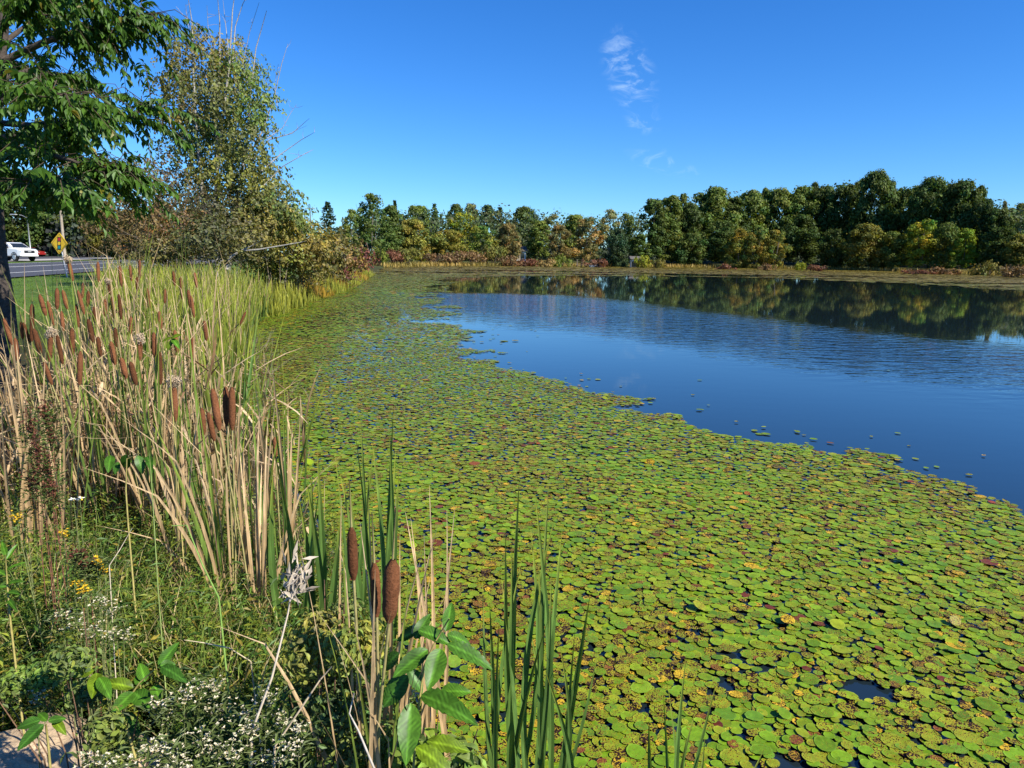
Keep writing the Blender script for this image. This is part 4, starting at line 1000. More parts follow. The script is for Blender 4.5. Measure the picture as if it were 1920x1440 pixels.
REST = [(80, 572), (95, 587), (117, 602), (107, 560), (122, 562), (152, 567), (155, 545), (145, 592), (165, 560), (197, 577), (225, 575), (212, 577), (217, 632), (135, 642), (94, 650), (15, 622), (41, 620), (50, 624), (60, 618), (226, 518), (245, 512), (257, 532), (309, 555), (326, 522), (361, 575), (289, 646),
        (361, 652), (232, 690), (212, 662), (132, 506), (184, 510), (262, 505), (367, 525), (355, 560), (70, 640), (112, 655), (170, 620), (186, 650), (245, 610), (262, 655), (30, 655), (278, 560), (205, 540), (300, 600), (178, 590), (60, 590), (340, 540), (150, 690), (250, 700), (300, 690), (90, 700), (385, 620), (330, 640)]
dd_of = lambda y: np.interp(y, [500, 570, 640, 760], [6.6, 5.3, 4.5, 3.4])
for i, (px, py) in enumerate(sorted(REST)):
    d = float(dd_of(py)) * random.uniform(.95, 1.08)
    fl = i in (9, 15, 27, 39)
    cattail(px, py, d, random.uniform(.12, .20), random.uniform(.024, .034), f'cattail burst into pale fluff, {NTH[i]} from the tree trunk in the dense stand' if fl else f'brown-headed cattail, {NTH[i]} from the tree trunk in the dense stand', 'cattails of the dense stand', nleaf=7, dry=.45 if py < 560 else .68, fluffy=fl, hleaf=1.3)

# spikeless clumps of strap leaves whose tips stand over the pads
def clump(label, tips, rootpx, d, wd=.018, dry=(), name='reed_clump'):
    b = at(rootpx[0], rootpx[1], d); b = np.array([b[0], b[1], 0.0]); b[2] = max(gz(b[0], b[1]), -.3) - .03
    o = thing(name, label, 'reeds', b)
    r = np.random.default_rng(hash_(label))
    for i, (px, py, dj) in enumerate(tips):
        T = at(px, py, d + dj)
        s_ = np.array([r.normal(0, .05), r.normal(0, .05), 0]) + (T - b) * np.array([.35, .35, 0])
        t = np.linspace(0, 1, 11)[:, None]
        bend = np.array([r.normal(0, .03), r.normal(0, .03), 0])
        e = T - b
        P = s_ * (1 - t) + e * t + bend * np.sin(t * math.pi)
        faz = r.uniform(-.6, .6) + t[:, 0] * r.uniform(-.8, .8)
        w = wd * r.uniform(.8, 1.25) * np.clip((1 - t[:, 0]) / .4, 0, 1) ** .8 * (.7 + .3 * np.clip(t[:, 0] / .3, 0, 1)); w[-1] = .0006
        wv = np.stack([np.cos(faz), np.sin(faz), np.zeros(11)], -1) * w[:, None] * .5
        fo = np.stack([-np.sin(faz), np.cos(faz), np.zeros(11)], -1) * w[:, None] * .2
        V = np.stack([P - wv, P + fo, P + wv], 1).reshape(-1, 3)
        k = np.arange(10) * 3
        F = np.concatenate([np.stack([k + q, k + q + 1, k + q + 4, k + q + 3], -1) for q in (0, 1)])
        g = (TANC if i in dry else GRN) * r.uniform(.8, 1.2); tipc = (STRAW if i in dry else YEL * .9)
        tt = np.clip((t - .72) / .28, 0, 1) ** 1.5
        C = np.repeat(g * (1 - tt) + tipc * tt, 3, 0)
        MB().add(V, F, C).build('leaf', M_BLADE, o)
    return o
clump('tall green reed clump standing out of the pads below the open water', [(974, 888, .1), (1003, 924, 0), (1029, 905, .1), (1040, 972, .05), (1054, 992, .12), (948, 992, 0), (960, 1020, -.05), (995, 990, .1), (1010, 1050, 0), (980, 1040, .1), (1034, 1068, 0), (940, 1080, .05), (1028, 1160, -.1), (905, 1090, .2), (918, 1130, .2), (936, 1160, -.05), (988, 1160, .15)], (965, 1400), 2.3)
clump('pair of curved green reed leaves beside the tall clump', [(1107, 1112, .1), (1126, 1196, 0), (1050, 1212, 0), (1078, 1180, .1), (1020, 1250, -.1)], (1040, 1430), 2.25)
clump('short green reed tips poking up at the lower frame edge', [(1243, 1290, 0), (1252, 1282, .05), (1287, 1228, 0), (1343, 1282, .05), (1322, 1382, 0), (1288, 1380, -.05), (1217, 1345, 0), (1368, 1390, .05), (1305, 1330, .1), (1435, 1400, .1)], (1290, 1560), 2.25)
clump('upright green reed clump behind the brown cattails over the pads', [(675, 770, .1), (665, 800, 0), (738, 758, .1), (730, 800, 0), (697, 824, .1), (702, 836, .2), (742, 842, .1), (655, 900, 0), (690, 930, .1), (748, 876, 0), (628, 850, -.1), (636, 880, 0)], (680, 1050), 3.0, .023)
clump('broad blue-green reed fan beside the straw leaves', [(595, 852, 0), (585, 880, .1), (600, 910, 0), (518, 868, -.1), (512, 880, 0), (640, 960, 0), (560, 930, .05), (575, 900, -.1)], (555, 1060), 2.9, .027)
clump('straw coloured reed clump with bent yellow tips', [(508, 668, .1), (540, 735, .1), (565, 745, 0), (505, 735, 0), (455, 672, 0), (475, 700, .05), (530, 740, .2), (448, 720, 0), (492, 760, .2), (548, 790, 0), (470, 740, .1)], (505, 960), 3.3, .018, dry=(0, 1, 2, 4, 5, 7, 9))
clump('dry straw reed clump wrapped round the fattest cattail', [(853, 950, .4), (808, 1075, .1), (795, 1000, .2), (760, 960, .1), (690, 915, .1), (770, 970, .3), (805, 910, .2), (742, 930, 0), (838, 955, .3), (750, 1000, 0), (640, 930, .1), (812, 1010, .2)], (725, 1300), 1.75, .013, dry=tuple(range(12)))
clump('thick straw reed clump standing before the dark tree trunk', [(8, 690, 0), (30, 640, .1), (22, 620, 0), (48, 690, .1), (85, 660, 0), (110, 680, .1), (70, 740, 0), (2, 760, -.1), (60, 650, .2), (40, 720, 0)], (35, 880), 3.5, .022, dry=tuple(range(10)))
clump('lone pair of green reed leaves crossing over the water edge', [(488, 560, .4), (470, 580, .3), (440, 600, .2), (462, 610, .1)], (395, 830), 5.5, .022)

# ------------------------------------------------------------------ herbs of the near bank
r = np.random.default_rng(61)
def bank_points(n, r, px0=-120, px1=760, py0=880, py1=1560):
    """random spots on the near bank, evenly over the part in view"""
    out = []
    while len(out) < n:
        px, py = r.uniform(px0, px1), r.uniform(py0, py1)
        p = onz(px, py, .45)
        if p[1] < .5 or p[1] > 5.0 or (-1.95 < p[0] < -1.02 and 1.15 < p[1] < 2.12): continue
        edge = shore_x(max(p[1], POND[0, 1])) if p[1] > 4 else np.interp(p[1], [0, 2.1, 2.75, 4.1], [.3, .3, -.25, -.8])
        if p[0] > edge - .05: continue
        out.append((p[0], p[1], gz(p[0], p[1])))
    return np.array(out)
und = MB()
B = bank_points(2900, r); n = len(B)
hgt = r.uniform(.18, .5, n) * np.where(B[:, 1] > 3, 1.15, 1)
# leafy stems
for pal, share, ln, asp, mcount in (((.10, .165, .02), .45, .027, .36, 30), ((.185, .215, .028), .33, .034, .28, 26), ((.07, .14, .025), .25, .046, .2, 22)):
    m = r.random(n) < share
    b = B[m]; k = len(b); hh = hgt[m]
    t = r.random((k, mcount)) ** .7
    az = r.uniform(0, 6.283, (k, 1)); le = r.uniform(0, .5, (k, 1))
    P = b[:, None] + np.stack([np.cos(az) * le * hh[:, None] * t, np.sin(az) * le * hh[:, None] * t, hh[:, None] * t], -1)
    P = (P + r.normal(0, .012, P.shape)).reshape(-1, 3); q = len(P)
    a = r.uniform(0, 6.283, q)
    Y = np.stack([np.cos(a), np.sin(a), r.uniform(-.3, .8, q)], -1); Z = np.stack([-.3 * np.cos(a), -.3 * np.sin(a), np.ones(q)], -1) + r.normal(0, .35, (q, 3))
    sz = ln * r.uniform(.55, 1.5, q)
    V, Fs, kv = inst(*LEAF4, P, Y, Z, np.stack([sz * asp, sz, sz], -1))
    c = np.array(pal) * r.uniform(.5, 1.45, (q, 1)); yl = r.random(q) < .07; c[yl] = np.array([.26, .21, .035]) * r.uniform(.6, 1.2, (yl.sum(), 1))
    und.add(V, Fs, np.repeat(c, kv, 0))
tag(und.build('undergrowth', M_HERB), 'thick low leafy herbs covering the near bank', 'undergrowth', kind='stuff')
gb = MB()
B = bank_points(4600, r, px0=-100, px1=640); n = len(B)
dry = r.random(n) < .3
c0_ = np.where(dry[:, None], np.array([.36, .28, .12]), np.array([.11, .19, .03])) * r.uniform(.6, 1.3, (n, 1)); c1_ = np.where(dry[:, None], np.array([.55, .44, .22]), np.array([.22, .29, .05])) * r.uniform(.6, 1.25, (n, 1))
blades(gb, B, r.uniform(.2, .62, n), r.uniform(0, 6.28, n), np.abs(r.normal(0, .22, n)), r.uniform(.1, 1.3, n), r.uniform(.0025, .0065, n), c0_, c1_, segs=5, faz=r.uniform(0, 6.28, n), twist=.6)
tag(gb.build('bank_grass', M_BLADE), 'green and straw grass blades growing through the near herbs', 'grass', kind='stuff')
# lawn
lw = MB(); n = 14000
y = r.uniform(9, 44, n); x = r.uniform(-28, -6, n)
ok = (x < shore_x(y) - 4.2) & (x > -16.3 - .22 * y)
B = np.stack([x, y, ground_z(x, y) - .01], -1)[ok]; n = len(B)
c_ = np.array([.085, .15, .02]) * r.uniform(.6, 1.4, (n, 1))
blades(lw, B, r.uniform(.04, .13, n), r.uniform(0, 6.28, n), np.abs(r.normal(0, .3, n)), r.uniform(0, .8, n), r.uniform(.012, .03, n), c_, c_ * 1.3, segs=2, faz=r.uniform(0, 6.28, n))
tag(lw.build('lawn_grass', M_GRASS), 'short mown lawn grass between reeds and road', 'grass', kind='stuff')

# broad ribbed leaves
def broad_leaf(width=.42, ribs=9, cup=.10, droop=.25, seed=0, base=(.048, .125, .012)):
    r = np.random.default_rng(seed); nu, nv = 22, 9
    u = np.linspace(0, 1, nu); v = np.linspace(-1, 1, nv)
    prof = np.sin(math.pi * u ** .85) ** .75 * (1 - .25 * u); prof[-1] = 0.01; prof[0] = .03
    V, C = [], []
    for i, a in enumerate(u):
        for b in v:
            x = b * prof[i] * width * .5
            rib = .03 * math.sin((a * ribs * 1.0 - abs(b) * 1.9) * 2 * math.pi) * (abs(b) ** .5) * min(1, prof[i] * 1.6)
            z = cup * abs(b) ** 1.3 * width * prof[i] - droop * a * a + rib + .01 * math.sin(a * 9 + seed) * b
            V.append((x, a, z))
            vein = 1 + .9 * math.exp(-(b / .07) ** 2) + .34 * math.cos((a * ribs - abs(b) * 1.9) * 2 * math.pi)
            C.append(np.array(base) * vein * (1 + .05 * r.normal()))
    F = [(i * nv + j, i * nv + j + 1, (i + 1) * nv + j + 1, (i + 1) * nv + j) for i in range(nu - 1) for j in range(nv - 1)]
    return MB().add(V, F, np.array(C)).mesh('leaf', M_BROAD, True)
BROAD = [broad_leaf(.44, 9, .12, .22, 1), broad_leaf(.5, 10, .16, .12, 2), broad_leaf(.4, 8, .05, .35, 3), broad_leaf(.46, 9, .2, .3, 4)]
def place_leaf(o, o0, a, b, wpx, d, da, db, mesh, tint, nrm=(0.25, -.5, 1.0)):
    A, Bp = at(*a, d + da), at(*b, d + db)
    Y = Bp - A; ln = np.linalg.norm(Y); Y = Y / ln
    X = norm(np.cross(Y, np.array(nrm))); Z = np.cross(X, Y)
    Mx = Matrix(((X[0], Y[0], Z[0]), (X[1], Y[1], Z[1]), (X[2], Y[2], Z[2])))
    w = wpx * d / FPX / ln / .44
    link('leaf', mesh, o, A - o0, Mx.to_euler(), (ln * max(.6, min(w, 1.6)), ln, ln), tint)
def big_plant(label, d, stem, leaves, name='broadleaf_sapling', sc=(.32, .27, .08)):
    root = at(*stem[0], d); root[2] = gz(root[0], root[1]) - .02
    o = thing(name, label, 'plant', root)
    P = [root] + [at(*p, d) for p in stem]
    MB().tube(np.array(P) - root, np.linspace(.0035, .0018, len(P)), sc, 6).build('stem', M_STALK, o, True)
    for i, (a, b, w, da, db, t) in enumerate(leaves):
        place_leaf(o, root, a, b, w, d, da, db, BROAD[i % 4], t)
    return o
G1 = (1, 1, 1); G2 = (1.25, 1.2, 1); G3 = (.8, .85, 1); GYL = (2.2, 1.35, .8)
big_plant('glossy dark green broad-leaved sapling beside the lily pads', 1.62, [(775, 1440), (783, 1340), (795, 1250), (815, 1205), (842, 1160)],
          [((770, 1318), (764, 1430), 48, -.02, -.10, G2), ((826, 1216), (803, 1292), 38, -.02, -.09, G2), ((838, 1208), (926, 1236), 42, 0, -.02, G1), ((790, 1304), (888, 1334), 46, 0, -.08, G1), ((802, 1218), (738, 1262), 38, 0, -.06, G1),
           ((764, 1266), (716, 1326), 40, 0, -.02, G3), ((748, 1224), (710, 1256), 34, .02, .02, G3), ((784, 1182), (848, 1198), 32, .02, .0, G1), ((778, 1198), (806, 1148), 28, .03, .06, G1), ((836, 1184), (848, 1126), 24, .03, .08, G1),
           ((838, 1190), (886, 1201), 32, .02, .02, G1), ((826, 1298), (880, 1290), 32, .03, .02, G2), ((766, 1255), (795, 1296), 34, .06, .04, G3), ((790, 1180), (740, 1198), 30, .08, .10, G1), ((780, 1400), (850, 1440), 44, -.03, -.08, GYL), ((775, 1380), (715, 1420), 40, .05, .03, G3), ((800, 1390), (880, 1400), 38, .04, .02, GYL)])
big_plant('pale-stemmed sapling with drooping ribbed leaves above the flat rock', 1.75, [(262, 1450), (245, 1390), (228, 1332), (248, 1300), (262, 1280), (290, 1255)],
          [((250, 1298), (208, 1334), 30, -.03, -.08, G2), ((250, 1297), (286, 1328), 32, 0, -.05, G1), ((258, 1286), (270, 1248), 26, .02, .06, G2), ((272, 1278), (262, 1240), 24, .03, .05, G2), ((298, 1250), (332, 1202), 26, .02, .05, G1), ((300, 1248), (330, 1244), 26, 0, .02, G1), ((302, 1250), (342, 1264), 30, -.01, -.05, G3),
           ((250, 1290), (192, 1272), 26, 0, -.02, GYL), ((186, 1270), (206, 1304), 26, -.02, -.06, G2), ((182, 1262), (172, 1306), 24, 0, -.06, GYL), ((176, 1258), (134, 1262), 26, .02, .0, GYL), ((226, 1335), (180, 1365), 30, .05, .0, G3), ((228, 1336), (262, 1372), 30, .05, .02, G3), ((290, 1285), (300, 1312), 22, 0, -.03, G2)])
big_plant('low sapling whose dark leaves shade the flat rock', 1.55, [(95, 1450), (90, 1390), (86, 1358)], [((82, 1358), (28, 1404), 28, -.02, -.06, G3), ((76, 1350), (30, 1364), 22, .02, .0, G3), ((90, 1352), (124, 1342), 20, 0, .02, G1), ((100, 1350), (122, 1372), 18, .02, .0, GYL), ((88, 1352), (70, 1332), 18, .02, .04, G2)])
big_plant('twining vine with heart-shaped leaves among the reeds', 2.55, [(240, 980), (236, 920), (238, 860), (262, 850)], [((208, 854), (202, 880), 20, 0, -.06, G1), ((236, 852), (236, 882), 19, 0, .03, G3), ((258, 854), (268, 884), 21, 0, -.02, G1), ((276, 856), (284, 874), 15, .02, -.05, G3), ((222, 866), (214, 888), 15, .04, .02, G3)], name='vine')
big_plant('yellow-green vine sprig caught in the upper reeds', 3.3, [(320, 720), (318, 660), (322, 635)], [((322, 634), (300, 638), 12, 0, 0, GYL), ((322, 634), (340, 626), 12, 0, 0, GYL), ((322, 638), (312, 655), 12, 0, -.03, GYL), ((322, 636), (336, 648), 12, 0, -.03, G2)], name='vine')
big_plant('coarse lance-leaved weed at the outer bank beside the reeds', 2.1, [(20, 1170), (14, 1100), (10, 1040)], [((12, 1045), (2, 1010), 10, 0, .03, G2), ((12, 1050), (32, 1018), 9, 0, .03, G2), ((12, 1070), (38, 1050), 9, 0, 0, G2), ((12, 1080), (-14, 1062), 9, 0, 0, G2), ((14, 1095), (40, 1085), 9, 0, -.02, G2), ((14, 1110), (36, 1112), 9, 0, -.02, G1), ((14, 1100), (-10, 1098), 9, 0, -.02, G1), ((15, 1125), (30, 1140), 9, 0, -.03, G1)], name='lance_weed')

def leafy_bush(label, rows, d, n, leaf, tint, name='low_shrub', hue=.2):
    r = np.random.default_rng(hash_(label)); p0 = at(rows[0][0], rows[0][1], d); p0[2] = gz(p0[0], p0[1])
    o = thing(name, label, 'plant', p0); mb = MB(); lob = pixel_lobes(rows, d, r, .07)
    lobed_crown(mb, [(*(np.array(q[:3]) - p0), *q[3:]) for q in lob], n, leaf, r, tint=tint, shell=(.1, 1.15), tmpl=LEAF6, var=.4, hue=hue, aspect=(.4, .6), droop=.1, face=.65)
    mb.build('foliage', M_HERB, o)
    st = MB()
    for q in lob:
        e = np.array(q[:3]) - p0
        for _ in range(3):
            e2 = e + r.normal(0, .05, 3); st.tube([(e2[0] * .5, e2[1] * .5, 0), e2 * .6 + (0, 0, .02), e2], [.003, .0025, .0012], (.16, .09, .05), 4)
    st.build('branch', M_BARK, o)
leafy_bush('yellowing small-leaved bush under the fattest cattail', [(600, 1190, 45, 40), (650, 1160, 40, 35), (570, 1230, 40, 40), (640, 1220, 45, 40), (690, 1200, 30, 35), (610, 1270, 50, 40), (680, 1270, 40, 40)], 1.85, 3200, .019, (.22, .24, .04), hue=.1)
leafy_bush('shaded green bush at the foot of the broad-leaved sapling', [(620, 1340, 50, 45), (690, 1360, 45, 45), (560, 1330, 40, 40), (660, 1420, 60, 40), (730, 1400, 40, 40)], 1.85, 3200, .018, (.13, .20, .028), hue=.1)
leafy_bush('light green leaves sprawling at the lower edge below the sapling', [(780, 1420, 40, 30), (840, 1420, 45, 28), (880, 1440, 30, 25), (740, 1440, 40, 25)], 1.75, 600, .036, (.19, .27, .03), hue=.1)
leafy_bush('round-leaved green ground plant beside the flat rock', [(170, 1300, 36, 24), (90, 1262, 40, 20), (40, 1280, 36, 24), (195, 1370, 35, 30), (130, 1240, 40, 22), (230, 1400, 40, 30)], 1.8, 3400, .016, (.16, .23, .03), hue=.12)

# white asters, goldenrod, dock, dry stalks
def spray(name, label, cat, rows, d, heads, size, colors, stemc=(.13, .15, .05), group=None, petals=True):
    """a plant of thin branching stems with small flower heads round the given pixel spots"""
    r = np.random.default_rng(hash_(label)); p0 = at(rows[0][0], rows[0][1], d); p0[2] = gz(p0[0], p0[1])
    o = thing(name, label, cat, p0, group=group)
    st, fl, lv = MB(), MB(), MB(); P = []
    for px, py, rx, ry in rows:
        c = at(px, py, d + r.normal(0, .03)); k = d / FPX
        root = np.array([p0[0] + (c[0] - p0[0]) * .6, p0[1] + (c[1] - p0[1]) * .6, gz(c[0], c[1])])
        st.tube(np.array([root, (root + c) / 2 + r.normal(0, .01, 3), c]) - p0, [.0025, .002, .0012], stemc, 4)
        q = c + r.normal(0, .5, (heads, 3)) * np.array([rx * k, rx * k * .9, ry * k])
        for e in q[::3]:
            st.tube(np.array([c - (0, 0, ry * k * .8), (c + e) / 2, e]) - p0, [.0012, .001, .0007], stemc, 3, cap=False)
        P.append(q)
    P = np.concatenate(P); n = len(P)
    if petals:
        for j in range(5):
            a = j * 2 * math.pi / 5 + r.uniform(0, 6, n)
            Y = np.stack([np.cos(a), np.sin(a), r.uniform(.1, .9, n)], -1); s_ = size * r.uniform(.6, 1.2, n)
            V, Fs, kv = inst(*LEAF4, P - p0, Y, np.tile([0, 0, 1.], (n, 1)), np.stack([s_ * .55, s_, s_], -1))
            c = np.array(colors[0]) * r.uniform(.75, 1.1, (n, 1)); fl.add(V, Fs, np.repeat(c, kv, 0))
        V, Fs, kv = inst(*LEAF4, P - p0 + (0, 0, size * .15), r.normal(size=(n, 3)), np.tile([0, -.2, 1.], (n, 1)), np.full((n, 3), size * .55))
        fl.add(V, Fs, np.repeat(np.array(colors[1]) * r.uniform(.7, 1.2, (n, 1)), kv, 0))
    else:
        for j in range(3):
            V, Fs, kv = inst(*LEAF4, P - p0 + r.normal(0, size * .3, (n, 3)), r.normal(size=(n, 3)), r.normal(size=(n, 3)), np.full((n, 3), size))
            fl.add(V, Fs, np.repeat(np.array(colors[j % len(colors)]) * r.uniform(.6, 1.25, (n, 1)), kv, 0))
    m = n * 2; Q = np.repeat(P, 2, 0) - p0 + r.normal(0, .02, (m, 3)) - (0, 0, .02); a = r.uniform(0, 6.28, m)
    sz = r.uniform(.012, .032, m)
    V, Fs, kv = inst(*LEAF4, Q, np.stack([np.cos(a), np.sin(a), r.uniform(0, .6, m)], -1), np.tile([0, 0, 1.], (m, 1)), np.stack([sz * .25, sz, sz], -1))
    lv.add(V, Fs, np.repeat(np.array([.10, .14, .035]) * r.uniform(.6, 1.3, (m, 1)), kv, 0))
    st.build('stem', M_STALK, o); f = fl.build('blossom', M_PETAL, o); f['kind'] = 'stuff'; g = lv.build('foliage', M_HERB, o); g['kind'] = 'stuff'
    return o
WH = ((.62, .57, .43), (.45, .34, .14)); WG = 'white asters of the near bank'
for lab, rows, d, heads in (('white aster spray below the goldenrod, nearest the grass', [(185, 1130, 22, 12), (215, 1142, 20, 10), (232, 1190, 22, 8)], 2.05, 26),
                            ('long white aster spray lying across the green herbs', [(115, 1150, 18, 8), (145, 1165, 22, 9), (175, 1180, 22, 10), (205, 1192, 20, 9)], 2.0, 22),
                            ('small white aster by the broad-leaved sapling above the rock', [(78, 1292, 16, 14), (70, 1310, 12, 12)], 1.8, 24),
                            ('white aster in full bloom over the rock end', [(310, 1340, 26, 22), (345, 1300, 24, 18), (300, 1320, 18, 14)], 1.7, 34),
                            ('white aster heap beside the pale dry stem', [(372, 1290, 24, 22), (410, 1330, 26, 22), (400, 1290, 16, 12)], 1.68, 32),
                            ('creamy aster heap at the bottom below the dry stem', [(380, 1390, 34, 28), (430, 1410, 34, 26), (470, 1370, 26, 22)], 1.55, 46),
                            ('white aster tips beside the leaning dead twig', [(460, 1340, 26, 20), (500, 1310, 20, 16), (530, 1350, 22, 18)], 1.66, 30),
                            ('white aster cluster in front of the shaded bush', [(545, 1405, 28, 22), (510, 1425, 30, 20), (560, 1370, 16, 14)], 1.55, 30),
                            ('white aster cluster at the lower edge below the rock shade', [(170, 1425, 30, 14), (215, 1430, 30, 14)], 1.5, 30),
                            ('dense cream aster mat above the lower edge', [(330, 1430, 40, 20), (290, 1400, 24, 16)], 1.5, 44)):
    spray('aster_plant', lab, 'flower', rows, d, int(heads * 1.0), .0058, WH, group=WG)
GO = ((.72, .46, .02), (.6, .36, .02))
for lab, rows, d in (('bright goldenrod with two yellow plumes in the herbs', [(186, 1055, 10, 9), (196, 1070, 12, 7), (182, 1052, 6, 10)], 2.2), ('low goldenrod with small yellow tufts above the asters', [(150, 1098, 10, 6), (158, 1108, 8, 5), (138, 1096, 6, 5)], 2.1), ('single yellow goldenrod tuft beside the dock', [(120, 1000, 8, 6), (30, 968, 12, 8)], 2.3), ('faded goldenrod at the reed foot', [(48, 958, 20, 10), (30, 930, 8, 12)], 2.5)):
    spray('goldenrod', lab, 'flower', rows, d, 22, .007, GO, group='goldenrods of the near bank')
spray('daisy', 'pair of white daisies among the grass', 'flower', [(138, 938, 3, 2), (150, 937, 3, 2)], 2.35, 4, .012, ((.85, .85, .8), (.7, .5, .05)))
DOCK = ((.13, .042, .028), (.10, .04, .025), (.17, .07, .035))
for lab, rows, d in (('dark red curly dock with tall seed plumes before the straw reeds', [(60, 800, 12, 34), (72, 850, 14, 40), (90, 880, 10, 30), (66, 900, 14, 30), (98, 920, 8, 24)], 2.45), ('low reddish dock in the herbs under the goldenrod', [(150, 1040, 16, 14), (165, 1060, 12, 12)], 2.2), ('brown seeded dock leaning by the reed foot', [(95, 810, 8, 26), (84, 780, 8, 24)], 2.6)):
    spray('dock_plant', lab, 'plant', rows, d, 75, .0075, DOCK, stemc=(.14, .05, .03), petals=False)
def stalk(label, pts, d, rad, color, head=None, name='dry_stalk'):
    P = np.array([at(px, py, d + dj) for px, py, dj in pts]); p0 = P[0] - (P[1] - P[0]) * np.array([.7, .7, 0]); p0[2] = min(gz(p0[0], p0[1]), P[0][2] - .05)
    P = np.concatenate([p0[None], P])
    o = thing(name, label, 'stalk', p0)
    mb = MB().tube(P - p0, np.linspace(rad, rad * .5, len(P)), color, 6); mb.build('stem', M_STALK, o, True)
    if head:
        r = np.random.default_rng(hash_(label)); c = P[-1] - p0; n = 90
        e = c + np.abs(r.normal(0, 1, (n, 1))) * np.array([.008, 0, .028]) + r.normal(0, .014, (n, 3))
        V, Fs, kv = inst(*LEAF4, e, norm(P[-1] - P[-2]) + r.normal(0, .6, (n, 3)), r.normal(size=(n, 3)), np.stack([r.uniform(.006, .012, n), r.uniform(.02, .05, n), np.full(n, .02)], -1))
        h = MB().add(V, Fs, np.repeat(np.array([.42, .36, .29]) * r.uniform(.6, 1.25, (n, 1)), kv, 0)).build('seed_head', M_FLUFF, o); h['kind'] = 'stuff'
stalk('pale dry stalk with feathery grey seed head above the asters', [(472, 1372, 0), (510, 1270, .02), (530, 1190, .03), (540, 1150, .04), (545, 1118, .04)], 1.6, .0035, (.5, .42, .32), True)
stalk('bare brown twig slanting up from the asters', [(515, 1400, 0), (560, 1335, .02), (600, 1275, .03), (622, 1250, .04)], 1.55, .003, (.42, .33, .22))
stalk('grey forked dead twig below the broad-leaved sapling', [(702, 1442, 0), (672, 1370, 0), (655, 1338, .02), (664, 1300, .03)], 1.5, .003, (.45, .4, .34))
stalk('long thin straw stem curving over the green herbs', [(470, 1240, .1), (430, 1215, .05), (380, 1205, .03), (345, 1200, 0)], 1.8, .0022, (.48, .4, .26))
stalk('tall thin green grass stem rising through the herbs', [(296, 1100, 0), (290, 1000, .02), (284, 900, .05), (280, 850, .06)], 2.1, .002, (.2, .26, .07))
stalk('bent bright green grass blade among the herbs', [(410, 1120, 0), (380, 1060, 0), (350, 985, .02), (322, 986, .05)], 2.05, .003, (.16, .28, .05))
stalk('thin bare stem slanting through the dock', [(205, 1060, 0), (225, 1030, .02), (248, 990, .05)], 2.1, .0018, (.5, .42, .3))

# flat rock at the corner
r = np.random.default_rng(3); rk = MB()
c = onz(40, 1425, .68); nr, nt_ = 9, 22
V = [(0, 0, .09)]
for i in range(1, nr + 1):
    for j in range(nt_):
        a = j * 2 * math.pi / nt_; q = i / nr
        R_ = (.34 + .05 * math.sin(2 * a + 1) + .04 * math.sin(5 * a)) * (1 + .02 * r.normal())
        z = .09 * (1 if q < .72 else 1 - ((q - .72) / .28) ** 1.6 * 2.2) + r.normal(0, .004) + .012 * math.sin(6 * q * math.cos(a) + 2)
        V.append((R_ * q * math.cos(a) * 1.15, R_ * q * math.sin(a) * .8, z))
F = [(0, 1 + j, 1 + (j + 1) % nt_) for j in range(nt_)] + [(1 + i * nt_ + j, 1 + (i + 1) * nt_ + j, 1 + (i + 1) * nt_ + (j + 1) % nt_, 1 + i * nt_ + (j + 1) % nt_) for i in range(nr - 1) for j in range(nt_)]
M_ROCK = plain('sandstone', (.42, .31, .20), .9, noise=(9, .3), bump=.03)
rock = rk.add(V, F).build('rock', M_ROCK, smooth=True); rock.location = (c[0], c[1], gz(c[0], c[1]) + .05)
tag(rock, 'flat tan sandstone slab at the lower corner of the bank', 'rock')

# ------------------------------------------------------------------ beyond the lawn: sign, poles, vehicles, houses
M_YEL = plain('sign_yellow', (.85, .52, .01), .45, noise=(3, .06)); M_BLK = plain('sign_black', (.012, .012, .012), .5); M_REDP = plain('sign_red', (.55, .02, .02), .5); M_GRNP = plain('sign_green', (.01, .30, .32), .5)
M_STEEL = plain('galvanised', (.42, .43, .43), .5, .6, noise=(8, .2)); M_WOOD = plain('pole_wood', (.30, .25, .19), .9, noise=(4, .25))
s0 = at(127, 520, 36.0); s0[2] = gz(s0[0], s0[1]) - .2
ctr = at(112, 456.5, 36.0)
sign = thing('traffic_sign', 'yellow diamond signal-ahead sign on a leaning post by the road', 'sign', s0)
MB().tube(np.array([s0, at(116, 472, 36.02), at(108.5, 443, 36.02)]) - s0, .03, (1, 1, 1), 6).build('post', M_STEEL, sign, True)
yaw = math.radians(-58); tilt = math.radians(-13.5)
fx = np.array([math.cos(tilt) * 1.0, 0, math.sin(tilt)]); 
ex = norm(at(132, 457, 35.8) - at(91.5, 455, 36.2)); ez = norm(at(106.5, 437, 36.0) - at(116, 473, 36.0)); en = norm(np.cross(ex, ez)); ez = np.cross(en, ex)
if en @ (CAM - ctr) < 0: en = -en
def plate(name, pts, off, th, m, parent):
    pts = np.array(pts); f = ctr - s0 + pts[:, :1] * ex + pts[:, 1:] * ez
    k = len(pts); V = np.concatenate([f + en * off, f + en * (off - th)])
    F = [tuple(range(k)), tuple(range(2 * k - 1, k - 1, -1))] + [(i, i + k, (i + 1) % k + k, (i + 1) % k) for i in range(k)]
    return MB().add(V, F).build(name, m, parent)
hd = .53
pl = plate('panel', [(-hd, 0), (-.03, -hd + .0), (.03, -hd), (hd, -.03), (hd, .03), (.03, hd), (-.03, hd), (-hd, .03)], .03, .012, M_YEL, sign)
pl['label'] = 'yellow diamond panel'
plate('lamp_symbol', [(-.115, -.32), (.115, -.32), (.115, .32), (-.115, .32)], .036, .006, M_BLK, pl)
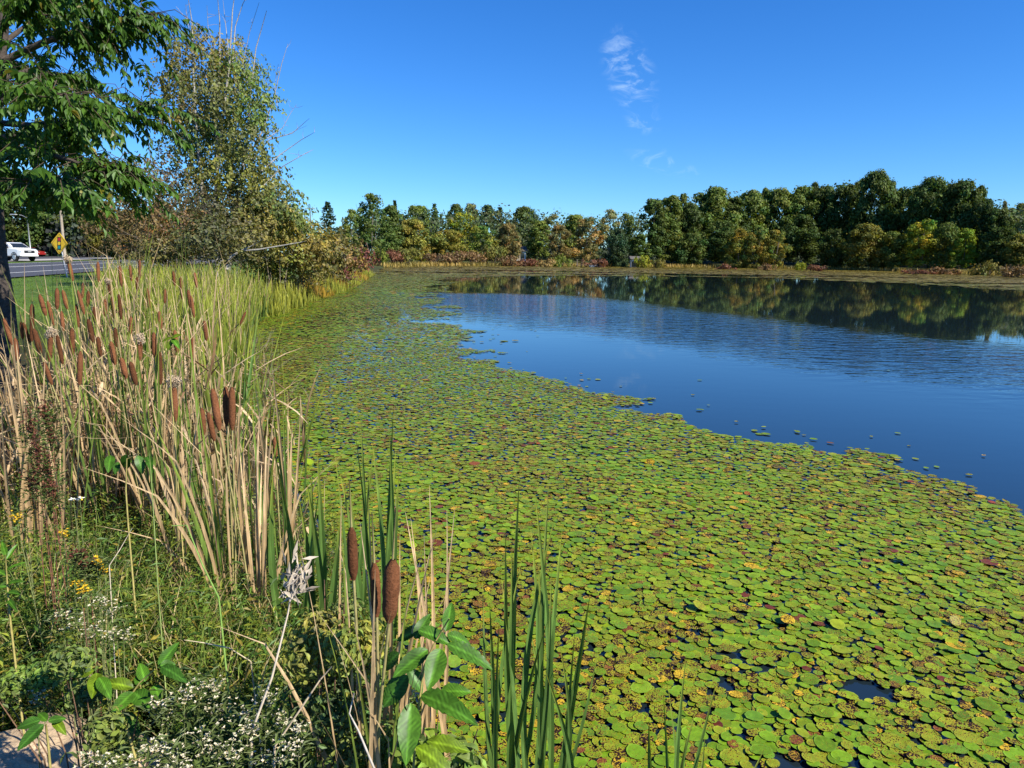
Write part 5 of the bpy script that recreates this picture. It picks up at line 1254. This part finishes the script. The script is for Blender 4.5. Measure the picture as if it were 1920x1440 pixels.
for cy, m in ((.20, M_REDP), (0, M_YEL), (-.20, M_GRNP)):
    plate('lamp_disc', [(.088 * math.cos(a), cy + .088 * math.sin(a)) for a in np.arange(12) * math.pi / 6], .042, .006, m, pl)
def square_border():
    for q in range(4):
        a = q * math.pi / 2; c_, s_ = math.cos(a), math.sin(a)
        pts = [(.47, 0), (0, .47), (0, .455), (.455, 0)]
        plate('border', [(x * c_ - y * s_, x * s_ + y * c_) for x, y in pts], .0355, .005, M_BLK, pl)
square_border()

def pole(label, px, top, bot, d, rad, m, name, lamp=False, cross=False):
    b = at(px, bot, d); b[2] = gz(b[0], b[1]) - .2; t = at(px, top, d); H = t[2] - b[2]
    o = thing(name, label, 'pole', b)
    MB().tube([(0, 0, 0), (0, 0, H * .5), (0, 0, H)], [rad, rad * .9, rad * .75], (1, 1, 1), 8).build('shaft', m, o, True)
    if lamp:
        a = MB().tube([(0, 0, H - .1), (-.6, -.1, H + .25), (-1.4, -.2, H + .35)], .04, (1, 1, 1), 6).build('arm', m, o, True)
        MB().box((-1.7, -.25, H + .34), (.7, .26, .12), taper=.7).build('lamp_head', M_STEEL, o)
    if cross:
        MB().box((0, 0, H - .5), (2.4, .1, .12)).build('crossarm', m, o)
        for q in (-1.05, -.6, .6, 1.05):
            MB().tube([(q, 0, H - .44), (q, 0, H - .26)], [.05, .035], (1, 1, 1), 6).build('insulator', M_STEEL, o)
    return o
pole('grey metal lamp post behind the white truck', 57, 408, 466, 95, .09, M_STEEL, 'lamp_post', lamp=True)
pole('weathered wooden utility pole behind the yellow sign', 121, 330, 474, 75, .15, M_WOOD, 'utility_pole', cross=True)
pole('slim distant utility pole beyond the birch', 574, 396, 470, 150, .14, M_WOOD, 'utility_pole', cross=True)
pole('taller distant utility pole beyond the birch', 584, 388, 470, 165, .14, M_WOOD, 'utility_pole', cross=True)

# vehicles: lofted bodies with glass, lamps and wheels
M_WHITE = plain('white_paint', (.80, .80, .78), .3, coat=.6); M_REDC = plain('red_paint', (.25, .015, .015), .3, coat=.6); M_GLASS = plain('car_glass', (.015, .02, .025), .05); M_TYRE = plain('tyre', (.015, .015, .015), .85); M_RIM = plain('rim', (.55, .55, .56), .3, .8); M_DARK = plain('dark_trim', (.02, .02, .022), .45); M_LAMP = plain('lamp_glass', (.6, .62, .64), .1, .3)
def loft(sections, m, name, parent):
    """sections: (x, half width bottom, half width top, z bottom, z top) along the vehicle; edges are chamfered"""
    V = []
    for x, wb, wt, zb, zt in sections:
        ch = min(.07, (zt - zb) * .2)
        V += [(x, -wb + .03, zb), (x, -wb, zb + ch), (x, -(wb * .4 + wt * .6), zt - ch), (x, -wt + .07, zt), (x, wt - .07, zt), (x, (wb * .4 + wt * .6), zt - ch), (x, wb, zb + ch), (x, wb - .03, zb)]
    n = len(sections); F = []
    for i in range(n - 1):
        for j in range(8):
            F.append((i * 8 + j, i * 8 + (j + 1) % 8, (i + 1) * 8 + (j + 1) % 8, (i + 1) * 8 + j))
    F += [tuple(range(7, -1, -1)), tuple((n - 1) * 8 + j for j in range(8))]
    return MB().add(V, F).build(name, m, parent)
def wheel(o, x, y, rad, w):
    s_ = 1 if y > 0 else -1
    t = np.linspace(0, 1, 5)
    wl = link('wheel', None, o, (x, y, rad))
    prof = [(.0, rad * .9), (.12, rad), (.88, rad), (1, rad * .9)]
    MB().tube([(0, (q - .5) * w, 0) for q, _ in prof], [p for _, p in prof], (1, 1, 1), 20).build('tyre', M_TYRE, wl)
    rim = MB().tube([(0, s_ * (w * .5 - .02), 0), (0, s_ * (w * .5 + .015), 0)], [rad * .66, rad * .62], (1, 1, 1), 18).build('rim', M_RIM, wl)
    return wl
def vehicle(label, name, loc, rz, paint, truck, cat):
    o = thing(name, label, cat, loc, (0, 0, rz))
    h = 1.0
    if truck:                                   # +x is forward, 5.9 m long
        loft([(-2.95, .95, .93, .62, 1.28), (-2.8, .99, .96, .55, 1.33), (1.45, 1.0, .97, .52, 1.33), (1.6, 1.0, .97, .52, 1.32), (2.5, .99, .95, .52, 1.27), (2.85, .95, .88, .52, 1.20), (2.95, .86, .8, .6, 1.12)], paint, 'body', o)
        loft([(-1.05, .93, .84, 1.30, 1.82), (-.85, .93, .80, 1.30, 1.92), (.55, .93, .79, 1.30, 1.93), (.95, .93, .78, 1.30, 1.84), (1.75, .93, .86, 1.29, 1.36)], paint, 'cab', o)
        loft([(.98, .84, .72, 1.36, 1.84), (1.72, .86, .8, 1.345, 1.40)], M_GLASS, 'windscreen', o)
        for s_ in (-1, 1):
            for x0, x1 in ((-.85, -.15), (-.02, .85)):
                MB().add([(x0, s_ * .945, 1.36), (x1 + (.25 if x1 > .5 else 0), s_ * .945, 1.36), (x1, s_ * .835, 1.80), (x0 + .05, s_ * .835, 1.80)], [(0, 1, 2, 3) if s_ > 0 else (3, 2, 1, 0)]).build('side_window', M_GLASS, o)
            MB().box((2.80, s_ * .74, 1.02), (.30, .36, .17), taper=.9).build('headlight', M_LAMP, o)
            MB().box((1.05, s_ * 1.1, 1.42), (.16, .22, .24)).build('mirror', M_DARK, o)
            MB().box((.1, s_ * .985, 1.16), (.22, .04, .04)).build('door_handle', M_DARK, o)
            MB().box((2.92, s_ * .72, .66), (.08, .2, .12)).build('fog_lamp', M_DARK, o)
            for x in (-1.95, 1.95):
                wheel(o, x, s_ * .86, .41, .28)
                a = np.linspace(0, math.pi, 11); V = [(x + q * math.cos(t), s_ * 1.004, .42 + q * math.sin(t)) for q in (.43, .52) for t in a]
                F = [(i, i + 1, i + 12, i + 11) if s_ < 0 else (i + 11, i + 12, i + 1, i) for i in range(10)]
                MB().add(V, F).build('wheel_arch', M_DARK, o)
        MB().box((2.93, 0, .98), (.10, 1.10, .30)).build('grille', M_DARK, o)
        MB().box((2.985, 0, .98), (.03, .34, .07)).build('badge', M_LAMP, o)
        MB().box((2.95, 0, .62), (.16, 1.78, .20), taper=.94).build('bumper', M_WHITE, o)
        MB().box((0, 0, .5), (5.2, 1.5, .12)).build('chassis', M_DARK, o)
    else:
        loft([(-2.2, .8, .72, .4, .95), (-2.0, .88, .83, .3, 1.0), (1.2, .9, .85, .3, .98), (2.0, .86, .8, .3, .86), (2.2, .74, .68, .38, .74)], paint, 'body', o)
        loft([(-1.5, .82, .66, .96, 1.02), (-.9, .82, .66, .96, 1.42), (.3, .82, .66, .96, 1.44), (1.05, .82, .72, .96, 1.0)], M_GLASS, 'glasshouse', o)
        loft([(-.85, .7, .62, 1.41, 1.46), (.3, .7, .62, 1.42, 1.47)], paint, 'roof', o)
        for s_ in (-1, 1):
            MB().box((2.1, s_ * .6, .68), (.2, .28, .12)).build('headlight', M_LAMP, o)
            for x in (-1.35, 1.35): wheel(o, x, s_ * .76, .33, .22)
    return o
tp = onz(50, 489.5, .80)
hd_ = math.atan2(-.42, 1.0)
fwd = np.array([math.cos(hd_), math.sin(hd_)])
vehicle('white crew-cab pickup truck standing at the road behind the tree trunk', 'pickup_truck', (tp[0] - fwd[0] * 1.9 - .3, tp[1] - fwd[1] * 1.9, .802), hd_, M_WHITE, True, 'truck')
rp = onz(58, 481, .80)
vehicle('dark red car parked behind the white pickup', 'parked_car', (rp[0], rp[1], gz(rp[0], rp[1]) + .03), math.atan2(-.2, 1), M_REDC, False, 'car')

M_SIDING = plain('white_siding', (.72, .71, .68), .7, noise=(2, .08)); M_ROOF = plain('shingle', (.10, .09, .085), .9, noise=(3, .2))
def house(label, px, py, d, w, dp, h, rz):
    p = at(px, py, d); z = gz(p[0], p[1]) - .1
    o = thing('house', label, 'house', (p[0], p[1], z), (0, 0, rz))
    MB().box((0, 0, h / 2), (w, dp, h)).build('wall', M_SIDING, o)
    MB().add([(-w / 2 - .4, -dp / 2 - .4, h + .01), (w / 2 + .4, -dp / 2 - .4, h + .01), (w / 2 + .4, dp / 2 + .4, h + .01), (-w / 2 - .4, dp / 2 + .4, h + .01), (-w / 2 - .4, 0, h + dp * .3), (w / 2 + .4, 0, h + dp * .3)],
             [(0, 1, 5, 4), (2, 3, 4, 5), (0, 4, 3), (1, 2, 5), (3, 2, 1, 0)]).build('roof', M_ROOF, o)
    for x in (-w * .3, 0, w * .3):
        f = MB().box((x, -dp / 2 - .02, h * .55), (1.0, .06, 1.3)).build('window', M_LAMP, o)
        MB().box((x, -dp / 2 - .06, h * .55), (.84, .02, 1.14)).build('pane', M_GLASS, f)
    MB().box((w * .15, -dp / 2 - .03, 1.05), (.95, .06, 2.1)).build('door', M_WOOD, o)
house('white house glimpsed between the far trees beside the rust-brown one', 968, 476, 165, 4, 4, 2.2, .1)
house('tall white shed at the foot of the far trees near the dark conifer', 1190, 484, 150, 1.5, 2, 2.4, .05)
# small landing on the far bank
lp = onz(1095, 499, .2); o = thing('landing', 'small dark landing stage with white float on the far bank', 'dock', (lp[0], lp[1], .0))
M_PLANK = plain('old_planks', (.16, .13, .10), .9, noise=(6, .3))
for i in range(8): MB().box((-1.4 + i * .4, 0, .42), (.36, 1.6, .06)).build('plank', M_PLANK, o)
for x, y in ((-1.4, -.7), (1.4, -.7), (-1.4, .7), (1.4, .7), (-.4, .7)): MB().tube([(x, y, -.4), (x, y, 1.5)], .07, (1, 1, 1), 6).build('post', M_PLANK, o)
MB().tube([(1.0, -1.0, .22), (2.6, -1.0, .22)], .3, (1, 1, 1), 10).build('float', M_SIDING, o)

print('triangles', sum(len(m.loop_triangles) or sum(p.loop_total - 2 for p in m.polygons) for m in bpy.data.meshes if m.users) if False else sum(max(0, len(m.loops) - 2 * len(m.polygons)) for m in bpy.data.meshes))
